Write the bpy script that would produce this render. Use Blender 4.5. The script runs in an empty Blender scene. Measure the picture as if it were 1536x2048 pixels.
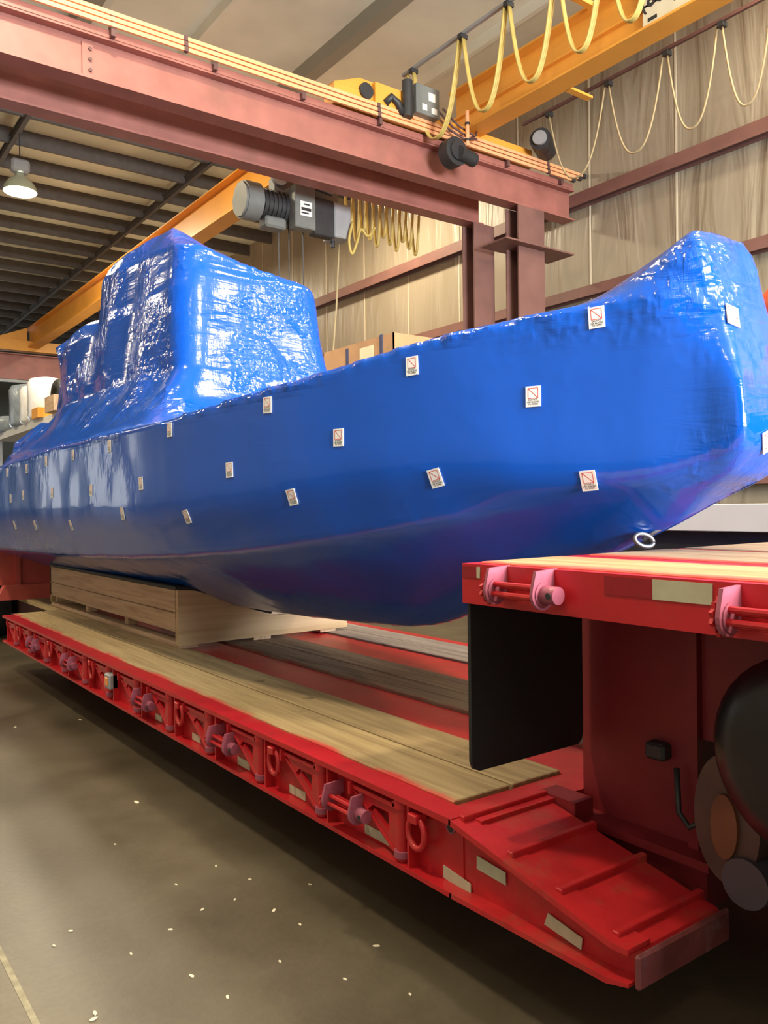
import bpy, math, random
import numpy as np
from mathutils import Vector, Matrix
from mathutils.bvhtree import BVHTree
random.seed(4)
rng = np.random.default_rng(4)
PI = math.pi
SC = bpy.context.scene
COL = SC.collection

# ------------------------------------------------------------------ camera
def set_camera():
    yaw, pit, rol = math.radians(36.3), math.radians(-0.35), math.radians(-0.73)
    c, s = math.cos(pit), math.sin(pit)
    F = Vector((math.sin(yaw)*c, math.cos(yaw)*c, s))
    R0 = Vector((math.cos(yaw), -math.sin(yaw), 0))
    U0 = R0.cross(F)
    R = R0*math.cos(rol) + U0*math.sin(rol)
    U = -R0*math.sin(rol) + U0*math.cos(rol)
    cd = bpy.data.cameras.new('camera')
    cd.sensor_fit = 'VERTICAL'; cd.sensor_height = 36; cd.sensor_width = 27
    cd.lens = 1640/2048*36
    cd.clip_start = 0.05; cd.clip_end = 200
    ob = bpy.data.objects.new('camera', cd)
    COL.objects.link(ob)
    M = Matrix((R, U, -F)).transposed().to_4x4()
    M.translation = Vector((0, 0, 1.7))
    ob.matrix_world = M
    SC.camera = ob
set_camera()
SC.view_settings.view_transform = 'Standard'
SC.view_settings.look = 'None'
SC.view_settings.gamma = 1
SC.view_settings.use_curve_mapping = False
SC.view_settings.exposure = 0.55

# ------------------------------------------------------------------ world and lights
w = bpy.data.worlds.new('world'); SC.world = w; w.use_nodes = True
w.node_tree.nodes['Background'].inputs[0].default_value = (0.8, 0.85, 1, 1)
w.node_tree.nodes['Background'].inputs[1].default_value = 0.02

def area(name, loc, target, size, power, col, sy=None):
    ld = bpy.data.lights.new(name, 'AREA')
    ld.shape = 'RECTANGLE'; ld.size = size; ld.size_y = sy or size
    ld.energy = power; ld.color = col
    o = bpy.data.objects.new(name, ld); COL.objects.link(o)
    o.location = loc
    d = Vector(target) - Vector(loc)
    o.rotation_euler = d.to_track_quat('-Z', 'Y').to_euler()
    return o
WARM = (1.0, 0.84, 0.59)
NEUT = (1.0, 0.92, 0.80)
DAY = (0.92, 0.97, 1.0)
# high-bay lamps over the hall (round fittings just under the roof)
for (x, y, z, p) in ((-1.2, 5.2, 9.8, 340), (-4.0, 13, 9.6, 420), (5.2, 23, 9.6, 380), (-4.0, 21, 9.6, 380), (2.6, 7.9, 9.9, 290), (4.6, -5.5, 9.6, 800), (10.2, -4.0, 9.6, 500), (7.2, 2.6, 9.9, 260), (11.0, 5.5, 10.2, 130), (4.0, 15.5, 9.6, 350), (10.5, 16, 9.6, 380), (-4, -5, 9.6, 90), (-3.2, 30, 9.6, 300), (10.5, 27, 9.6, 300)):
    area('high_bay_light', (x, y, z), (x, y, 0), 0.6, p, WARM)
# daylight from the open bay door at the near end of the hall
area('bay_door_daylight', (4.8, -12.5, 4.8), (3.2, 4.0, 2.8), 6.0, 4700, DAY, 5.0)

# ------------------------------------------------------------------ materials
def new_mat(name):
    m = bpy.data.materials.new(name); m.use_nodes = True
    nt = m.node_tree
    return m, nt, nt.nodes['Principled BSDF']
def plain(name, col, rough=0.5, metal=0.0, noise=0.0, nscale=6.0, bump=0.0, bscale=30.0, dirt=None, dscale=3.0, damt=0.5, coat=0.0, emit=None, es=0.0):
    m, nt, b = new_mat(name)
    b.inputs['Base Color'].default_value = (*col, 1)
    b.inputs['Roughness'].default_value = rough
    b.inputs['Metallic'].default_value = metal
    b.inputs['Coat Weight'].default_value = coat
    N, L = nt.nodes, nt.links
    tc = N.new('ShaderNodeTexCoord')
    last = None
    if noise > 0 or dirt:
        nz = N.new('ShaderNodeTexNoise'); nz.inputs['Scale'].default_value = nscale; nz.inputs['Detail'].default_value = 6
        L.new(tc.outputs['Object'], nz.inputs['Vector'])
        r = N.new('ShaderNodeValToRGB')
        r.color_ramp.elements[0].position = 0.3; r.color_ramp.elements[1].position = 0.7
        r.color_ramp.elements[0].color = (*[c*(1-noise) for c in col], 1)
        r.color_ramp.elements[1].color = (*[min(1, c*(1+noise)) for c in col], 1)
        L.new(nz.outputs['Fac'], r.inputs['Fac'])
        last = r.outputs['Color']
        if dirt:
            n2 = N.new('ShaderNodeTexNoise'); n2.inputs['Scale'].default_value = dscale; n2.inputs['Detail'].default_value = 8; n2.inputs['Roughness'].default_value = 0.7
            L.new(tc.outputs['Object'], n2.inputs['Vector'])
            r2 = N.new('ShaderNodeValToRGB')
            r2.color_ramp.elements[0].position = 0.62 - 0.2*damt; r2.color_ramp.elements[1].position = 0.75 - 0.1*damt
            r2.color_ramp.elements[0].color = (0, 0, 0, 1); r2.color_ramp.elements[1].color = (damt, damt, damt, 1)
            L.new(n2.outputs['Fac'], r2.inputs['Fac'])
            mx = N.new('ShaderNodeMix'); mx.data_type = 'RGBA'
            L.new(r2.outputs['Color'], mx.inputs[0]); L.new(last, mx.inputs[6])
            mx.inputs[7].default_value = (*dirt, 1)
            last = mx.outputs[2]
        L.new(last, b.inputs['Base Color'])
    if bump > 0:
        n3 = N.new('ShaderNodeTexNoise'); n3.inputs['Scale'].default_value = bscale; n3.inputs['Detail'].default_value = 4
        L.new(tc.outputs['Object'], n3.inputs['Vector'])
        bp = N.new('ShaderNodeBump'); bp.inputs['Strength'].default_value = bump; bp.inputs['Distance'].default_value = 0.02
        L.new(n3.outputs['Fac'], bp.inputs['Height']); L.new(bp.outputs['Normal'], b.inputs['Normal'])
    if emit:
        b.inputs['Emission Color'].default_value = (*emit, 1); b.inputs['Emission Strength'].default_value = es
    return m

RED = plain('red_paint', (0.50, 0.014, 0.020), 0.36, noise=0.12, nscale=5, bump=0.06, bscale=25, dirt=(0.30, 0.08, 0.05), dscale=4, damt=0.35)
REDD = plain('worn_red_paint', (0.50, 0.018, 0.022), 0.42, noise=0.15, nscale=9, bump=0.10, bscale=40, dirt=(0.30, 0.14, 0.08), dscale=5, damt=0.45)
PINK = plain('oversprayed_pink_steel', (0.34, 0.085, 0.13), 0.45, noise=0.15, nscale=12, bump=0.08)
PRIMER = plain('red_oxide_steel', (0.34, 0.125, 0.100), 0.5, noise=0.14, nscale=2.5, bump=0.05, dirt=(0.26, 0.12, 0.09), dscale=1.5, damt=0.5)
GIRT = plain('brown_oxide_steel', (0.20, 0.095, 0.080), 0.55, noise=0.14, nscale=2.0)
PRIMERD = plain('dark_oxide_steel', (0.12, 0.055, 0.050), 0.6, noise=0.12, nscale=2.0)
YEL = plain('crane_yellow', (0.80, 0.36, 0.05), 0.42, noise=0.07, nscale=1.5, bump=0.03)
CON = plain('orange_conductor', (0.90, 0.42, 0.20), 0.5, noise=0.05)
CABLE = plain('yellow_cable', (0.56, 0.42, 0.12), 0.5, noise=0.1)
GREY = plain('grey_machine_paint', (0.17, 0.18, 0.17), 0.45, noise=0.1, nscale=4)
LGREY = plain('light_grey_metal', (0.32, 0.33, 0.34), 0.4, noise=0.08, nscale=4)
BLACK = plain('black_rubber', (0.012, 0.012, 0.013), 0.6, bump=0.15, bscale=60)
DARKM = plain('dark_metal', (0.03, 0.03, 0.032), 0.5, noise=0.2)
WHITE = plain('white_paint', (0.80, 0.79, 0.76), 0.5, noise=0.04, nscale=3)
MG = plain('dull_purple_black_paint', (0.012, 0.008, 0.010), 0.30, bump=0.05)
PAPER = plain('white_label_paper', (0.85, 0.84, 0.80), 0.45)
LRED = plain('label_red_ink', (0.65, 0.04, 0.04), 0.5)
LBLK = plain('label_black_ink', (0.03, 0.03, 0.03), 0.5)
TAPEW = plain('pale_reflective_tape', (0.50, 0.48, 0.33), 0.35, noise=0.08, nscale=20)
TAPER = plain('red_reflective_tape', (0.30, 0.010, 0.018), 0.3, noise=0.08, nscale=20)
ORANGE = plain('orange_fender', (0.85, 0.12, 0.035), 0.4, noise=0.05)
CARD = plain('cardboard', (0.52, 0.30, 0.15), 0.75, noise=0.08, nscale=4)
STEEL = plain('bare_steel', (0.30, 0.31, 0.33), 0.4, metal=0.8, noise=0.1)
AMBER = plain('amber_lens', (0.85, 0.30, 0.08), 0.25)
LAMPG = plain('lamp_glow', (1, 1, 1), 0.5, emit=(1.0, 1.0, 0.72), es=9.0)
SIGNB = plain('sign_board', (0.75, 0.70, 0.52), 0.5)
ROPE = plain('rope', (0.45, 0.36, 0.20), 0.8)
WRAPW = plain('white_plastic_wrap', (0.80, 0.80, 0.80), 0.3, noise=0.1, nscale=3, bump=0.5, bscale=8)
WRAPB = plain('grey_plastic_wrap', (0.25, 0.30, 0.36), 0.25, noise=0.25, nscale=3, bump=0.6, bscale=8)
CEIL = plain('roof_insulation', (0.76, 0.74, 0.60), 0.6, noise=0.10, nscale=0.8, bump=0.25, bscale=3)
PURL = plain('purlin_steel', (0.10, 0.085, 0.075), 0.6, noise=0.15)
CHIP = plain('wood_chip', (0.75, 0.66, 0.48), 0.8)

def wood(name, c1, c2, over=None, axis=1, edges=None, rough=0.7, gs=1.0):
    # grain stretched along `axis`; optional overspray colour along given X bands (xa, xb, softness)
    m, nt, b = new_mat(name); N, L = nt.nodes, nt.links
    tc = N.new('ShaderNodeTexCoord')
    mp = N.new('ShaderNodeMapping')
    sc = [18*gs, 18*gs, 18*gs]; sc[axis] = 0.9*gs
    mp.inputs['Scale'].default_value = sc
    L.new(tc.outputs['Object'], mp.inputs['Vector'])
    nz = N.new('ShaderNodeTexNoise'); nz.inputs['Scale'].default_value = 1.5; nz.inputs['Detail'].default_value = 8; nz.inputs['Distortion'].default_value = 0.6
    L.new(mp.outputs[0], nz.inputs['Vector'])
    r = N.new('ShaderNodeValToRGB')
    r.color_ramp.elements[0].position = 0.30; r.color_ramp.elements[1].position = 0.62
    r.color_ramp.elements[0].color = (*c1, 1); r.color_ramp.elements[1].color = (*c2, 1)
    L.new(nz.outputs['Fac'], r.inputs['Fac']); last = r.outputs['Color']
    # dark knots and stains
    vn = N.new('ShaderNodeTexNoise'); vn.inputs['Scale'].default_value = 5.0; vn.inputs['Detail'].default_value = 6
    L.new(tc.outputs['Object'], vn.inputs['Vector'])
    r2 = N.new('ShaderNodeValToRGB'); r2.color_ramp.elements[0].position = 0.66; r2.color_ramp.elements[1].position = 0.74
    r2.color_ramp.elements[0].color = (0, 0, 0, 1); r2.color_ramp.elements[1].color = (.75, .75, .75, 1)
    L.new(vn.outputs['Fac'], r2.inputs['Fac'])
    mx = N.new('ShaderNodeMix'); mx.data_type = 'RGBA'
    L.new(r2.outputs['Color'], mx.inputs[0]); L.new(last, mx.inputs[6]); mx.inputs[7].default_value = (*[c*0.3 for c in c1], 1)
    last = mx.outputs[2]
    if over:
        sx = N.new('ShaderNodeSeparateXYZ'); L.new(tc.outputs['Object'], sx.inputs[0])
        wob = N.new('ShaderNodeTexNoise'); wob.inputs['Scale'].default_value = 4.0; wob.inputs['Detail'].default_value = 5
        L.new(tc.outputs['Object'], wob.inputs['Vector'])
        ad = N.new('ShaderNodeMath'); ad.operation = 'MULTIPLY_ADD'
        L.new(wob.outputs['Fac'], ad.inputs[0]); ad.inputs[1].default_value = 0.14
        L.new(sx.outputs['X'], ad.inputs[2])
        for (xa, xb) in edges:     # colour is full at xa and gone at xb
            mr = N.new('ShaderNodeMapRange'); mr.interpolation_type = 'SMOOTHSTEP'
            L.new(ad.outputs[0], mr.inputs['Value'])
            mr.inputs['From Min'].default_value = xa+0.07; mr.inputs['From Max'].default_value = xb+0.07
            mr.inputs['To Min'].default_value = 1; mr.inputs['To Max'].default_value = 0
            m2 = N.new('ShaderNodeMix'); m2.data_type = 'RGBA'
            L.new(mr.outputs[0], m2.inputs[0]); L.new(last, m2.inputs[6]); m2.inputs[7].default_value = (*over, 1)
            last = m2.outputs[2]
    L.new(last, b.inputs['Base Color'])
    b.inputs['Roughness'].default_value = rough
    bp = N.new('ShaderNodeBump'); bp.inputs['Strength'].default_value = 0.25; bp.inputs['Distance'].default_value = 0.01
    L.new(nz.outputs['Fac'], bp.inputs['Height']); L.new(bp.outputs['Normal'], b.inputs['Normal'])
    return m
OV = (0.60, 0.04, 0.035)
DECKA = wood('deck_timber', (0.34, 0.235, 0.11), (0.50, 0.37, 0.18), OV, 1, [(-1.185, -1.125)])
DECKB = wood('deck_timber_inner', (0.29, 0.20, 0.095), (0.46, 0.335, 0.165), OV, 1, [(-0.50, -0.60)])
DECKC = wood('dirty_deck_timber', (0.13, 0.08, 0.055), (0.27, 0.19, 0.12), (0.32, 0.03, 0.03), 1, [(-0.27, -0.19)])
DECKD = wood('grey_deck_timber', (0.20, 0.16, 0.14), (0.36, 0.30, 0.26))
NECKW = wood('neck_deck_timber', (0.34, 0.20, 0.09), (0.56, 0.37, 0.18), (0.80, 0.10, 0.07), 1, [(-1.23, -1.15), (-0.80, -0.87)])
NECKW2 = wood('neck_deck_timber_far', (0.26, 0.17, 0.11), (0.42, 0.30, 0.20), (0.62, 0.10, 0.08), 1, [(-0.67, -0.60)])
CRATE = wood('crate_pine', (0.40, 0.25, 0.145), (0.60, 0.42, 0.27))
PLY = wood('pine_plywood', (0.46, 0.31, 0.16), (0.62, 0.45, 0.27), None, 0, gs=0.5)

def film_material(name, deep, wrinkle=1.0):
    m, nt, b = new_mat(name); N, L = nt.nodes, nt.links
    b.inputs['Base Color'].default_value = (*deep, 1)
    b.inputs['Roughness'].default_value = 0.16
    b.inputs['IOR'].default_value = 1.5
    b.inputs['Coat Weight'].default_value = 0.3; b.inputs['Coat Roughness'].default_value = 0.03
    tc = N.new('ShaderNodeTexCoord')
    n1 = N.new('ShaderNodeTexNoise'); n1.inputs['Scale'].default_value = 0.9; n1.inputs['Detail'].default_value = 2
    L.new(tc.outputs['Object'], n1.inputs['Vector'])
    b1 = N.new('ShaderNodeBump'); b1.inputs['Strength'].default_value = 0.3; b1.inputs['Distance'].default_value = 0.12
    L.new(n1.outputs['Fac'], b1.inputs['Height'])
    at = N.new('ShaderNodeAttribute'); at.attribute_name = 'wrinkle'
    # patches where the film is puckered
    msk = N.new('ShaderNodeTexNoise'); msk.inputs['Scale'].default_value = 1.7; msk.inputs['Detail'].default_value = 4; msk.inputs['Roughness'].default_value = 0.6
    L.new(tc.outputs['Object'], msk.inputs['Vector'])
    mr = N.new('ShaderNodeMapRange'); mr.interpolation_type = 'SMOOTHSTEP'
    L.new(msk.outputs['Fac'], mr.inputs['Value']); mr.inputs['From Min'].default_value = 0.48; mr.inputs['From Max'].default_value = 0.66
    mr.inputs['To Min'].default_value = 0.22
    am = N.new('ShaderNodeMath'); am.operation = 'MULTIPLY'; L.new(at.outputs['Fac'], am.inputs[0]); L.new(mr.outputs[0], am.inputs[1])
    prev = b1
    # pulled creases in two directions, and a fine pucker
    for (sc, rot, dist, st, scale, distort) in (((1.0, 1.0, 6.0), (0.6, 0.2, 0.0), 0.05, 0.45, 2.6, 0.6), ((5.0, 4.0, 1.0), (-0.45, 0.35, 0.2), 0.035, 0.45, 2.4, 0.6), ((9.0, 7.0, 1.6), (0.8, 0.4, 0.3), 0.014, 0.5, 3.2, 1.2)):
        mp = N.new('ShaderNodeMapping'); mp.inputs['Scale'].default_value = sc; mp.inputs['Rotation'].default_value = rot
        L.new(tc.outputs['Object'], mp.inputs['Vector'])
        nz = N.new('ShaderNodeTexNoise'); nz.inputs['Scale'].default_value = scale; nz.inputs['Detail'].default_value = 3; nz.inputs['Distortion'].default_value = distort
        L.new(mp.outputs[0], nz.inputs['Vector'])
        ml = N.new('ShaderNodeMath'); ml.operation = 'MULTIPLY'; L.new(nz.outputs['Fac'], ml.inputs[0]); L.new(am.outputs[0], ml.inputs[1])
        bb = N.new('ShaderNodeBump'); bb.inputs['Strength'].default_value = st; bb.inputs['Distance'].default_value = dist
        L.new(ml.outputs[0], bb.inputs['Height']); L.new(prev.outputs['Normal'], bb.inputs['Normal']); prev = bb
    L.new(prev.outputs['Normal'], b.inputs['Normal']); L.new(prev.outputs['Normal'], b.inputs['Coat Normal'])
    return m
FILM = film_material('blue_shrink_film', (0.0, 0.086, 0.54), 0.4)
FILMC = film_material('crinkled_blue_film', (0.0, 0.086, 0.54), 1.0)

def wall_material():
    m, nt, b = new_mat('wall_insulation_film'); N, L = nt.nodes, nt.links
    b.inputs['Roughness'].default_value = 0.42
    tc = N.new('ShaderNodeTexCoord')
    mp = N.new('ShaderNodeMapping'); mp.inputs['Scale'].default_value = (0.9, 0.9, 0.13); mp.inputs['Rotation'].default_value = (0.10, 0, 0)
    L.new(tc.outputs['Object'], mp.inputs['Vector'])
    nz = N.new('ShaderNodeTexNoise'); nz.inputs['Scale'].default_value = 1.7; nz.inputs['Detail'].default_value = 3.5; nz.inputs['Distortion'].default_value = 0.9
    L.new(mp.outputs[0], nz.inputs['Vector'])
    r = N.new('ShaderNodeValToRGB'); r.color_ramp.elements[0].position = 0.35; r.color_ramp.elements[1].position = 0.65
    r.color_ramp.elements[0].color = (0.30, 0.255, 0.185, 1); r.color_ramp.elements[1].color = (0.34, 0.29, 0.215, 1)
    L.new(nz.outputs['Fac'], r.inputs['Fac']); L.new(r.outputs['Color'], b.inputs['Base Color'])
    bp = N.new('ShaderNodeBump'); bp.inputs['Strength'].default_value = 0.55; bp.inputs['Distance'].default_value = 0.2
    L.new(nz.outputs['Fac'], bp.inputs['Height']); L.new(bp.outputs['Normal'], b.inputs['Normal'])
    return m
WALL = wall_material()

def floor_material():
    m, nt, b = new_mat('polished_concrete'); N, L = nt.nodes, nt.links
    tc = N.new('ShaderNodeTexCoord')
    n1 = N.new('ShaderNodeTexNoise'); n1.inputs['Scale'].default_value = 0.9; n1.inputs['Detail'].default_value = 9; n1.inputs['Roughness'].default_value = 0.62
    L.new(tc.outputs['Object'], n1.inputs['Vector'])
    r = N.new('ShaderNodeValToRGB'); r.color_ramp.elements[0].position = 0.32; r.color_ramp.elements[1].position = 0.70
    r.color_ramp.elements[0].color = (0.060, 0.046, 0.026, 1); r.color_ramp.elements[1].color = (0.13, 0.108, 0.070, 1)
    L.new(n1.outputs['Fac'], r.inputs['Fac'])
    n2 = N.new('ShaderNodeTexNoise'); n2.inputs['Scale'].default_value = 30; n2.inputs['Detail'].default_value = 6
    L.new(tc.outputs['Object'], n2.inputs['Vector'])
    r2 = N.new('ShaderNodeValToRGB'); r2.color_ramp.elements[0].color = (0.8, 0.8, 0.8, 1); r2.color_ramp.elements[1].color = (1.2, 1.2, 1.2, 1)
    L.new(n2.outputs['Fac'], r2.inputs['Fac'])
    mx = N.new('ShaderNodeMix'); mx.data_type = 'RGBA'; mx.blend_type = 'MULTIPLY'; mx.inputs[0].default_value = 1
    L.new(r.outputs['Color'], mx.inputs[6]); L.new(r2.outputs['Color'], mx.inputs[7])
    L.new(mx.outputs[2], b.inputs['Base Color'])
    rr = N.new('ShaderNodeMapRange'); L.new(n1.outputs['Fac'], rr.inputs['Value']); rr.inputs['To Min'].default_value = 0.28; rr.inputs['To Max'].default_value = 0.5
    L.new(rr.outputs[0], b.inputs['Roughness'])
    bp = N.new('ShaderNodeBump'); bp.inputs['Strength'].default_value = 0.06; bp.inputs['Distance'].default_value = 0.02
    L.new(n2.outputs['Fac'], bp.inputs['Height']); L.new(bp.outputs['Normal'], b.inputs['Normal'])
    return m
FLOOR = floor_material()

# ------------------------------------------------------------------ mesh helpers
class MB:
    def __init__(s): s.v = []; s.f = []; s.m = []
    def add(s, vs, fs, mi=0):
        o = len(s.v); s.v += [tuple(v) for v in vs]; s.f += [tuple(i+o for i in f) for f in fs]; s.m += [mi]*len(fs); return s
    def box(s, x0, x1, y0, y1, z0, z1, mi=0, bev=0.0):
        if bev > 0:
            b = min(bev, (x1-x0)/2.01, (y1-y0)/2.01, (z1-z0)/2.01)
            vs = []; idx = {}
            for i, (x, sx) in enumerate(((x0, 1), (x1, -1))):
                for j, (y, sy) in enumerate(((y0, 1), (y1, -1))):
                    for k, (z, sz) in enumerate(((z0, 1), (z1, -1))):
                        idx[i, j, k, 0] = len(vs); vs.append((x, y+sy*b, z+sz*b))
                        idx[i, j, k, 1] = len(vs); vs.append((x+sx*b, y, z+sz*b))
                        idx[i, j, k, 2] = len(vs); vs.append((x+sx*b, y+sy*b, z))
            F = []
            q = lambda *a: F.append([idx[t] for t in a])
            q((0,0,0,0),(0,0,1,0),(0,1,1,0),(0,1,0,0)); q((1,0,0,0),(1,1,0,0),(1,1,1,0),(1,0,1,0))
            q((0,0,0,1),(1,0,0,1),(1,0,1,1),(0,0,1,1)); q((0,1,0,1),(0,1,1,1),(1,1,1,1),(1,1,0,1))
            q((0,0,0,2),(0,1,0,2),(1,1,0,2),(1,0,0,2)); q((0,0,1,2),(1,0,1,2),(1,1,1,2),(0,1,1,2))
            for i in (0, 1):
                for j in (0, 1): q((i,j,0,0),(i,j,0,1),(i,j,1,1),(i,j,1,0))
            for i in (0, 1):
                for k in (0, 1): q((i,0,k,0),(i,0,k,2),(i,1,k,2),(i,1,k,0))
            for j in (0, 1):
                for k in (0, 1): q((0,j,k,1),(0,j,k,2),(1,j,k,2),(1,j,k,1))
            for i in (0, 1):
                for j in (0, 1):
                    for k in (0, 1): q((i,j,k,0),(i,j,k,1),(i,j,k,2))
            return s.add(vs, F, mi)
        vs = [(x0,y0,z0),(x1,y0,z0),(x1,y1,z0),(x0,y1,z0),(x0,y0,z1),(x1,y0,z1),(x1,y1,z1),(x0,y1,z1)]
        return s.add(vs, [(0,3,2,1),(4,5,6,7),(0,1,5,4),(1,2,6,5),(2,3,7,6),(3,0,4,7)], mi)
    def prism(s, poly, axis, a, b, mi=0):
        # poly in the other two axes, extruded along axis from a to b
        n = len(poly)
        def P(p, t):
            if axis == 0: return (t, p[0], p[1])
            if axis == 1: return (p[0], t, p[1])
            return (p[0], p[1], t)
        vs = [P(p, a) for p in poly] + [P(p, b) for p in poly]
        fs = [tuple(range(n))[::-1], tuple(range(n, 2*n))] + [(i, (i+1) % n, n+(i+1) % n, n+i) for i in range(n)]
        return s.add(vs, fs, mi)
    def tube(s, pts, r, n=10, mi=0, cap=True, closed=False):
        pts = [Vector(p) for p in pts]; m = len(pts)
        rs = r if isinstance(r, (list, tuple)) else [r]*m
        o = len(s.v); up = None
        for i, p in enumerate(pts):
            if closed: t = pts[(i+1) % m]-pts[i-1]
            else: t = (pts[min(i+1, m-1)]-pts[max(i-1, 0)])
            t.normalize()
            if up is None: up = t.orthogonal().normalized()
            up = (up - t*up.dot(t))
            if up.length < 1e-6: up = t.orthogonal()
            up.normalize(); sd = t.cross(up)
            for k in range(n):
                a = 2*PI*k/n; q = p + (up*math.cos(a)+sd*math.sin(a))*rs[i]; s.v.append(tuple(q))
        for i in range(m if closed else m-1):
            i2 = (i+1) % m
            for k in range(n):
                k2 = (k+1) % n
                s.f.append((o+i*n+k, o+i*n+k2, o+i2*n+k2, o+i2*n+k)); s.m.append(mi)
        if cap and not closed:
            s.f.append(tuple(o+k for k in range(n))[::-1]); s.m.append(mi)
            s.f.append(tuple(o+(m-1)*n+k for k in range(n))); s.m.append(mi)
        return s
    def cyl(s, p0, p1, r, n=20, mi=0): return s.tube([p0, p1], r, n, mi)
    def ibeam(s, axis, a, b, c, z0, z1, wf, tf, tw, mi=0):
        # beam along axis (0 or 1) from a to b, centred at c on the other axis
        def bx(lo, hi, za, zb):
            if axis == 0: s.box(a, b, c+lo, c+hi, za, zb, mi)
            else: s.box(c+lo, c+hi, a, b, za, zb, mi)
        bx(-wf/2, wf/2, z0, z0+tf); bx(-wf/2, wf/2, z1-tf, z1); bx(-tw/2, tw/2, z0+tf, z1-tf)
        return s
    def build(s, name, mats, parent=None, smooth=False, origin=None):
        me = bpy.data.meshes.new(name)
        org = Vector(origin) if origin is not None else Vector((0, 0, 0))
        vs = [tuple(Vector(v)-org) for v in s.v] if origin is not None else s.v
        me.from_pydata(vs, [], s.f)
        if not isinstance(mats, (list, tuple)): mats = [mats]
        for m in mats: me.materials.append(m)
        me.polygons.foreach_set('material_index', s.m)
        if smooth: me.polygons.foreach_set('use_smooth', [True]*len(me.polygons))
        me.update()
        if smooth == 'auto':
            me.set_sharp_from_angle(angle=math.radians(40))
        o = bpy.data.objects.new(name, me); COL.objects.link(o)
        if origin is not None: o.location = org
        if parent is not None: o.parent = parent; o.matrix_parent_inverse = Matrix()
        return o
def tag(o, label=None, cat=None, group=None, kind=None):
    if label: o['label'] = label
    if cat: o['category'] = cat
    if group: o['group'] = group
    if kind: o['kind'] = kind
    return o
def empty(name, loc, label, cat, group=None):
    o = bpy.data.objects.new(name, None); COL.objects.link(o); o.location = loc
    o.empty_display_size = 0.2
    return tag(o, label, cat, group)
def copy_tree(o, parent=None):
    c = o.copy(); COL.objects.link(c); c.parent = parent
    if parent is not None: c.matrix_parent_inverse = Matrix()
    for ch in [x for x in bpy.data.objects if x.parent == o]: copy_tree(ch, c)
    return c
def struct(name, mb, mat, smooth=False):
    return tag(mb.build(name, mat, smooth=smooth), kind='structure')
def text_mesh(mb, body, size, org, ux, uy, mi, bold=0.0, align='CENTER', lift=0.0):
    cu = bpy.data.curves.new('lettering', 'FONT'); cu.body = body; cu.size = size; cu.align_x = align; cu.offset = bold; cu.resolution_u = 2
    o = bpy.data.objects.new('lettering', cu); COL.objects.link(o)
    dg = bpy.context.evaluated_depsgraph_get(); dg.update()
    me = bpy.data.meshes.new_from_object(o.evaluated_get(dg))
    ux, uy = Vector(ux), Vector(uy); n = ux.cross(uy)
    vs = [Vector(org)+ux*v.co.x+uy*v.co.y+n*lift for v in me.vertices]
    mb.add(vs, [tuple(p.vertices) for p in me.polygons], mi)
    bpy.data.objects.remove(o); bpy.data.curves.remove(cu); bpy.data.meshes.remove(me)

# ================================================================== the hall
WX = 13.0; ZR = 10.7
struct('floor', MB().box(-9, WX, -14, 48, -0.2, 0), FLOOR)
struct('ceiling', MB().box(-9, WX, -14, 48, ZR, ZR+0.2), CEIL)
struct('wall_right', MB().box(WX, WX+0.2, -14, 48, -0.2, ZR+0.2), WALL)
LWALL = plain('pale_wall_sheeting', (0.24, 0.23, 0.21), 0.5, noise=0.08, nscale=0.7)
struct('wall_left', MB().box(-9.2, -9, -14, 48, -0.2, ZR+0.2), LWALL)
DWALL = plain('dark_end_wall_sheeting', (0.10, 0.11, 0.10), 0.6, noise=0.2, nscale=0.7)
struct('wall_back', MB().box(-9, WX, 48, 48.2, -0.2, ZR+0.2), DWALL)
struct('wall_front', MB().box(-9, WX, -14.2, -14, -0.2, ZR+0.2), LWALL)
# daylit doorway at the far end
DL = plain('daylight_through_door', (0.8, 0.85, 0.9), 0.5, emit=(0.85, 0.93, 1.0), es=3.0)
DL2 = plain('added_panel_glow', (0.7, 0.72, 0.72), 0.5, emit=(0.90, 0.92, 0.88), es=1.1)
struct('added_glow_panel', MB().box(-8.99, -8.93, 35.0, 47.0, 0.4, 5.8), DL2)  # glowing panel added on the left wall for the hull side to mirror
d1 = struct('door_1', MB().box(2.0, 8.6, 47.90, 47.97, 0, 5.2), DL)
tag(d1, 'tall open doorway with daylight in the far end wall')
dfr = MB()
dfr.box(1.8, 2.0, 47.7, 48, 0, 5.4).box(8.6, 8.8, 47.7, 48, 0, 5.4).box(1.8, 8.8, 47.7, 48, 5.2, 5.4)
struct('trim_1', dfr, PRIMERD)
# girts (horizontal wall rails) on the right wall
for i, (z0, z1) in enumerate(((7.62, 7.86), (5.78, 5.98), (3.9, 4.1), (2.0, 2.2))):
    g = MB().box(WX-0.03, WX, -14, 48, z0, z1).box(WX-0.22, WX-0.03, -14, 48, z1-0.03, z1).box(WX-0.24, WX-0.21, -14, 48, z0, z1)
    struct('trim_%d' % (i+2), g, GIRT)
# film seams: narrow vertical tapes on the insulation
sm = MB()
y = -3.0
while y < 40:
    sm.box(WX-0.012, WX, y, y+0.035, 0, ZR); y += 1.95
struct('trim_7', sm, plain('seam_tape', (0.62, 0.55, 0.42), 0.5))
RAFT = plain('covered_rafter', (0.30, 0.28, 0.21), 0.6)
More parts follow.
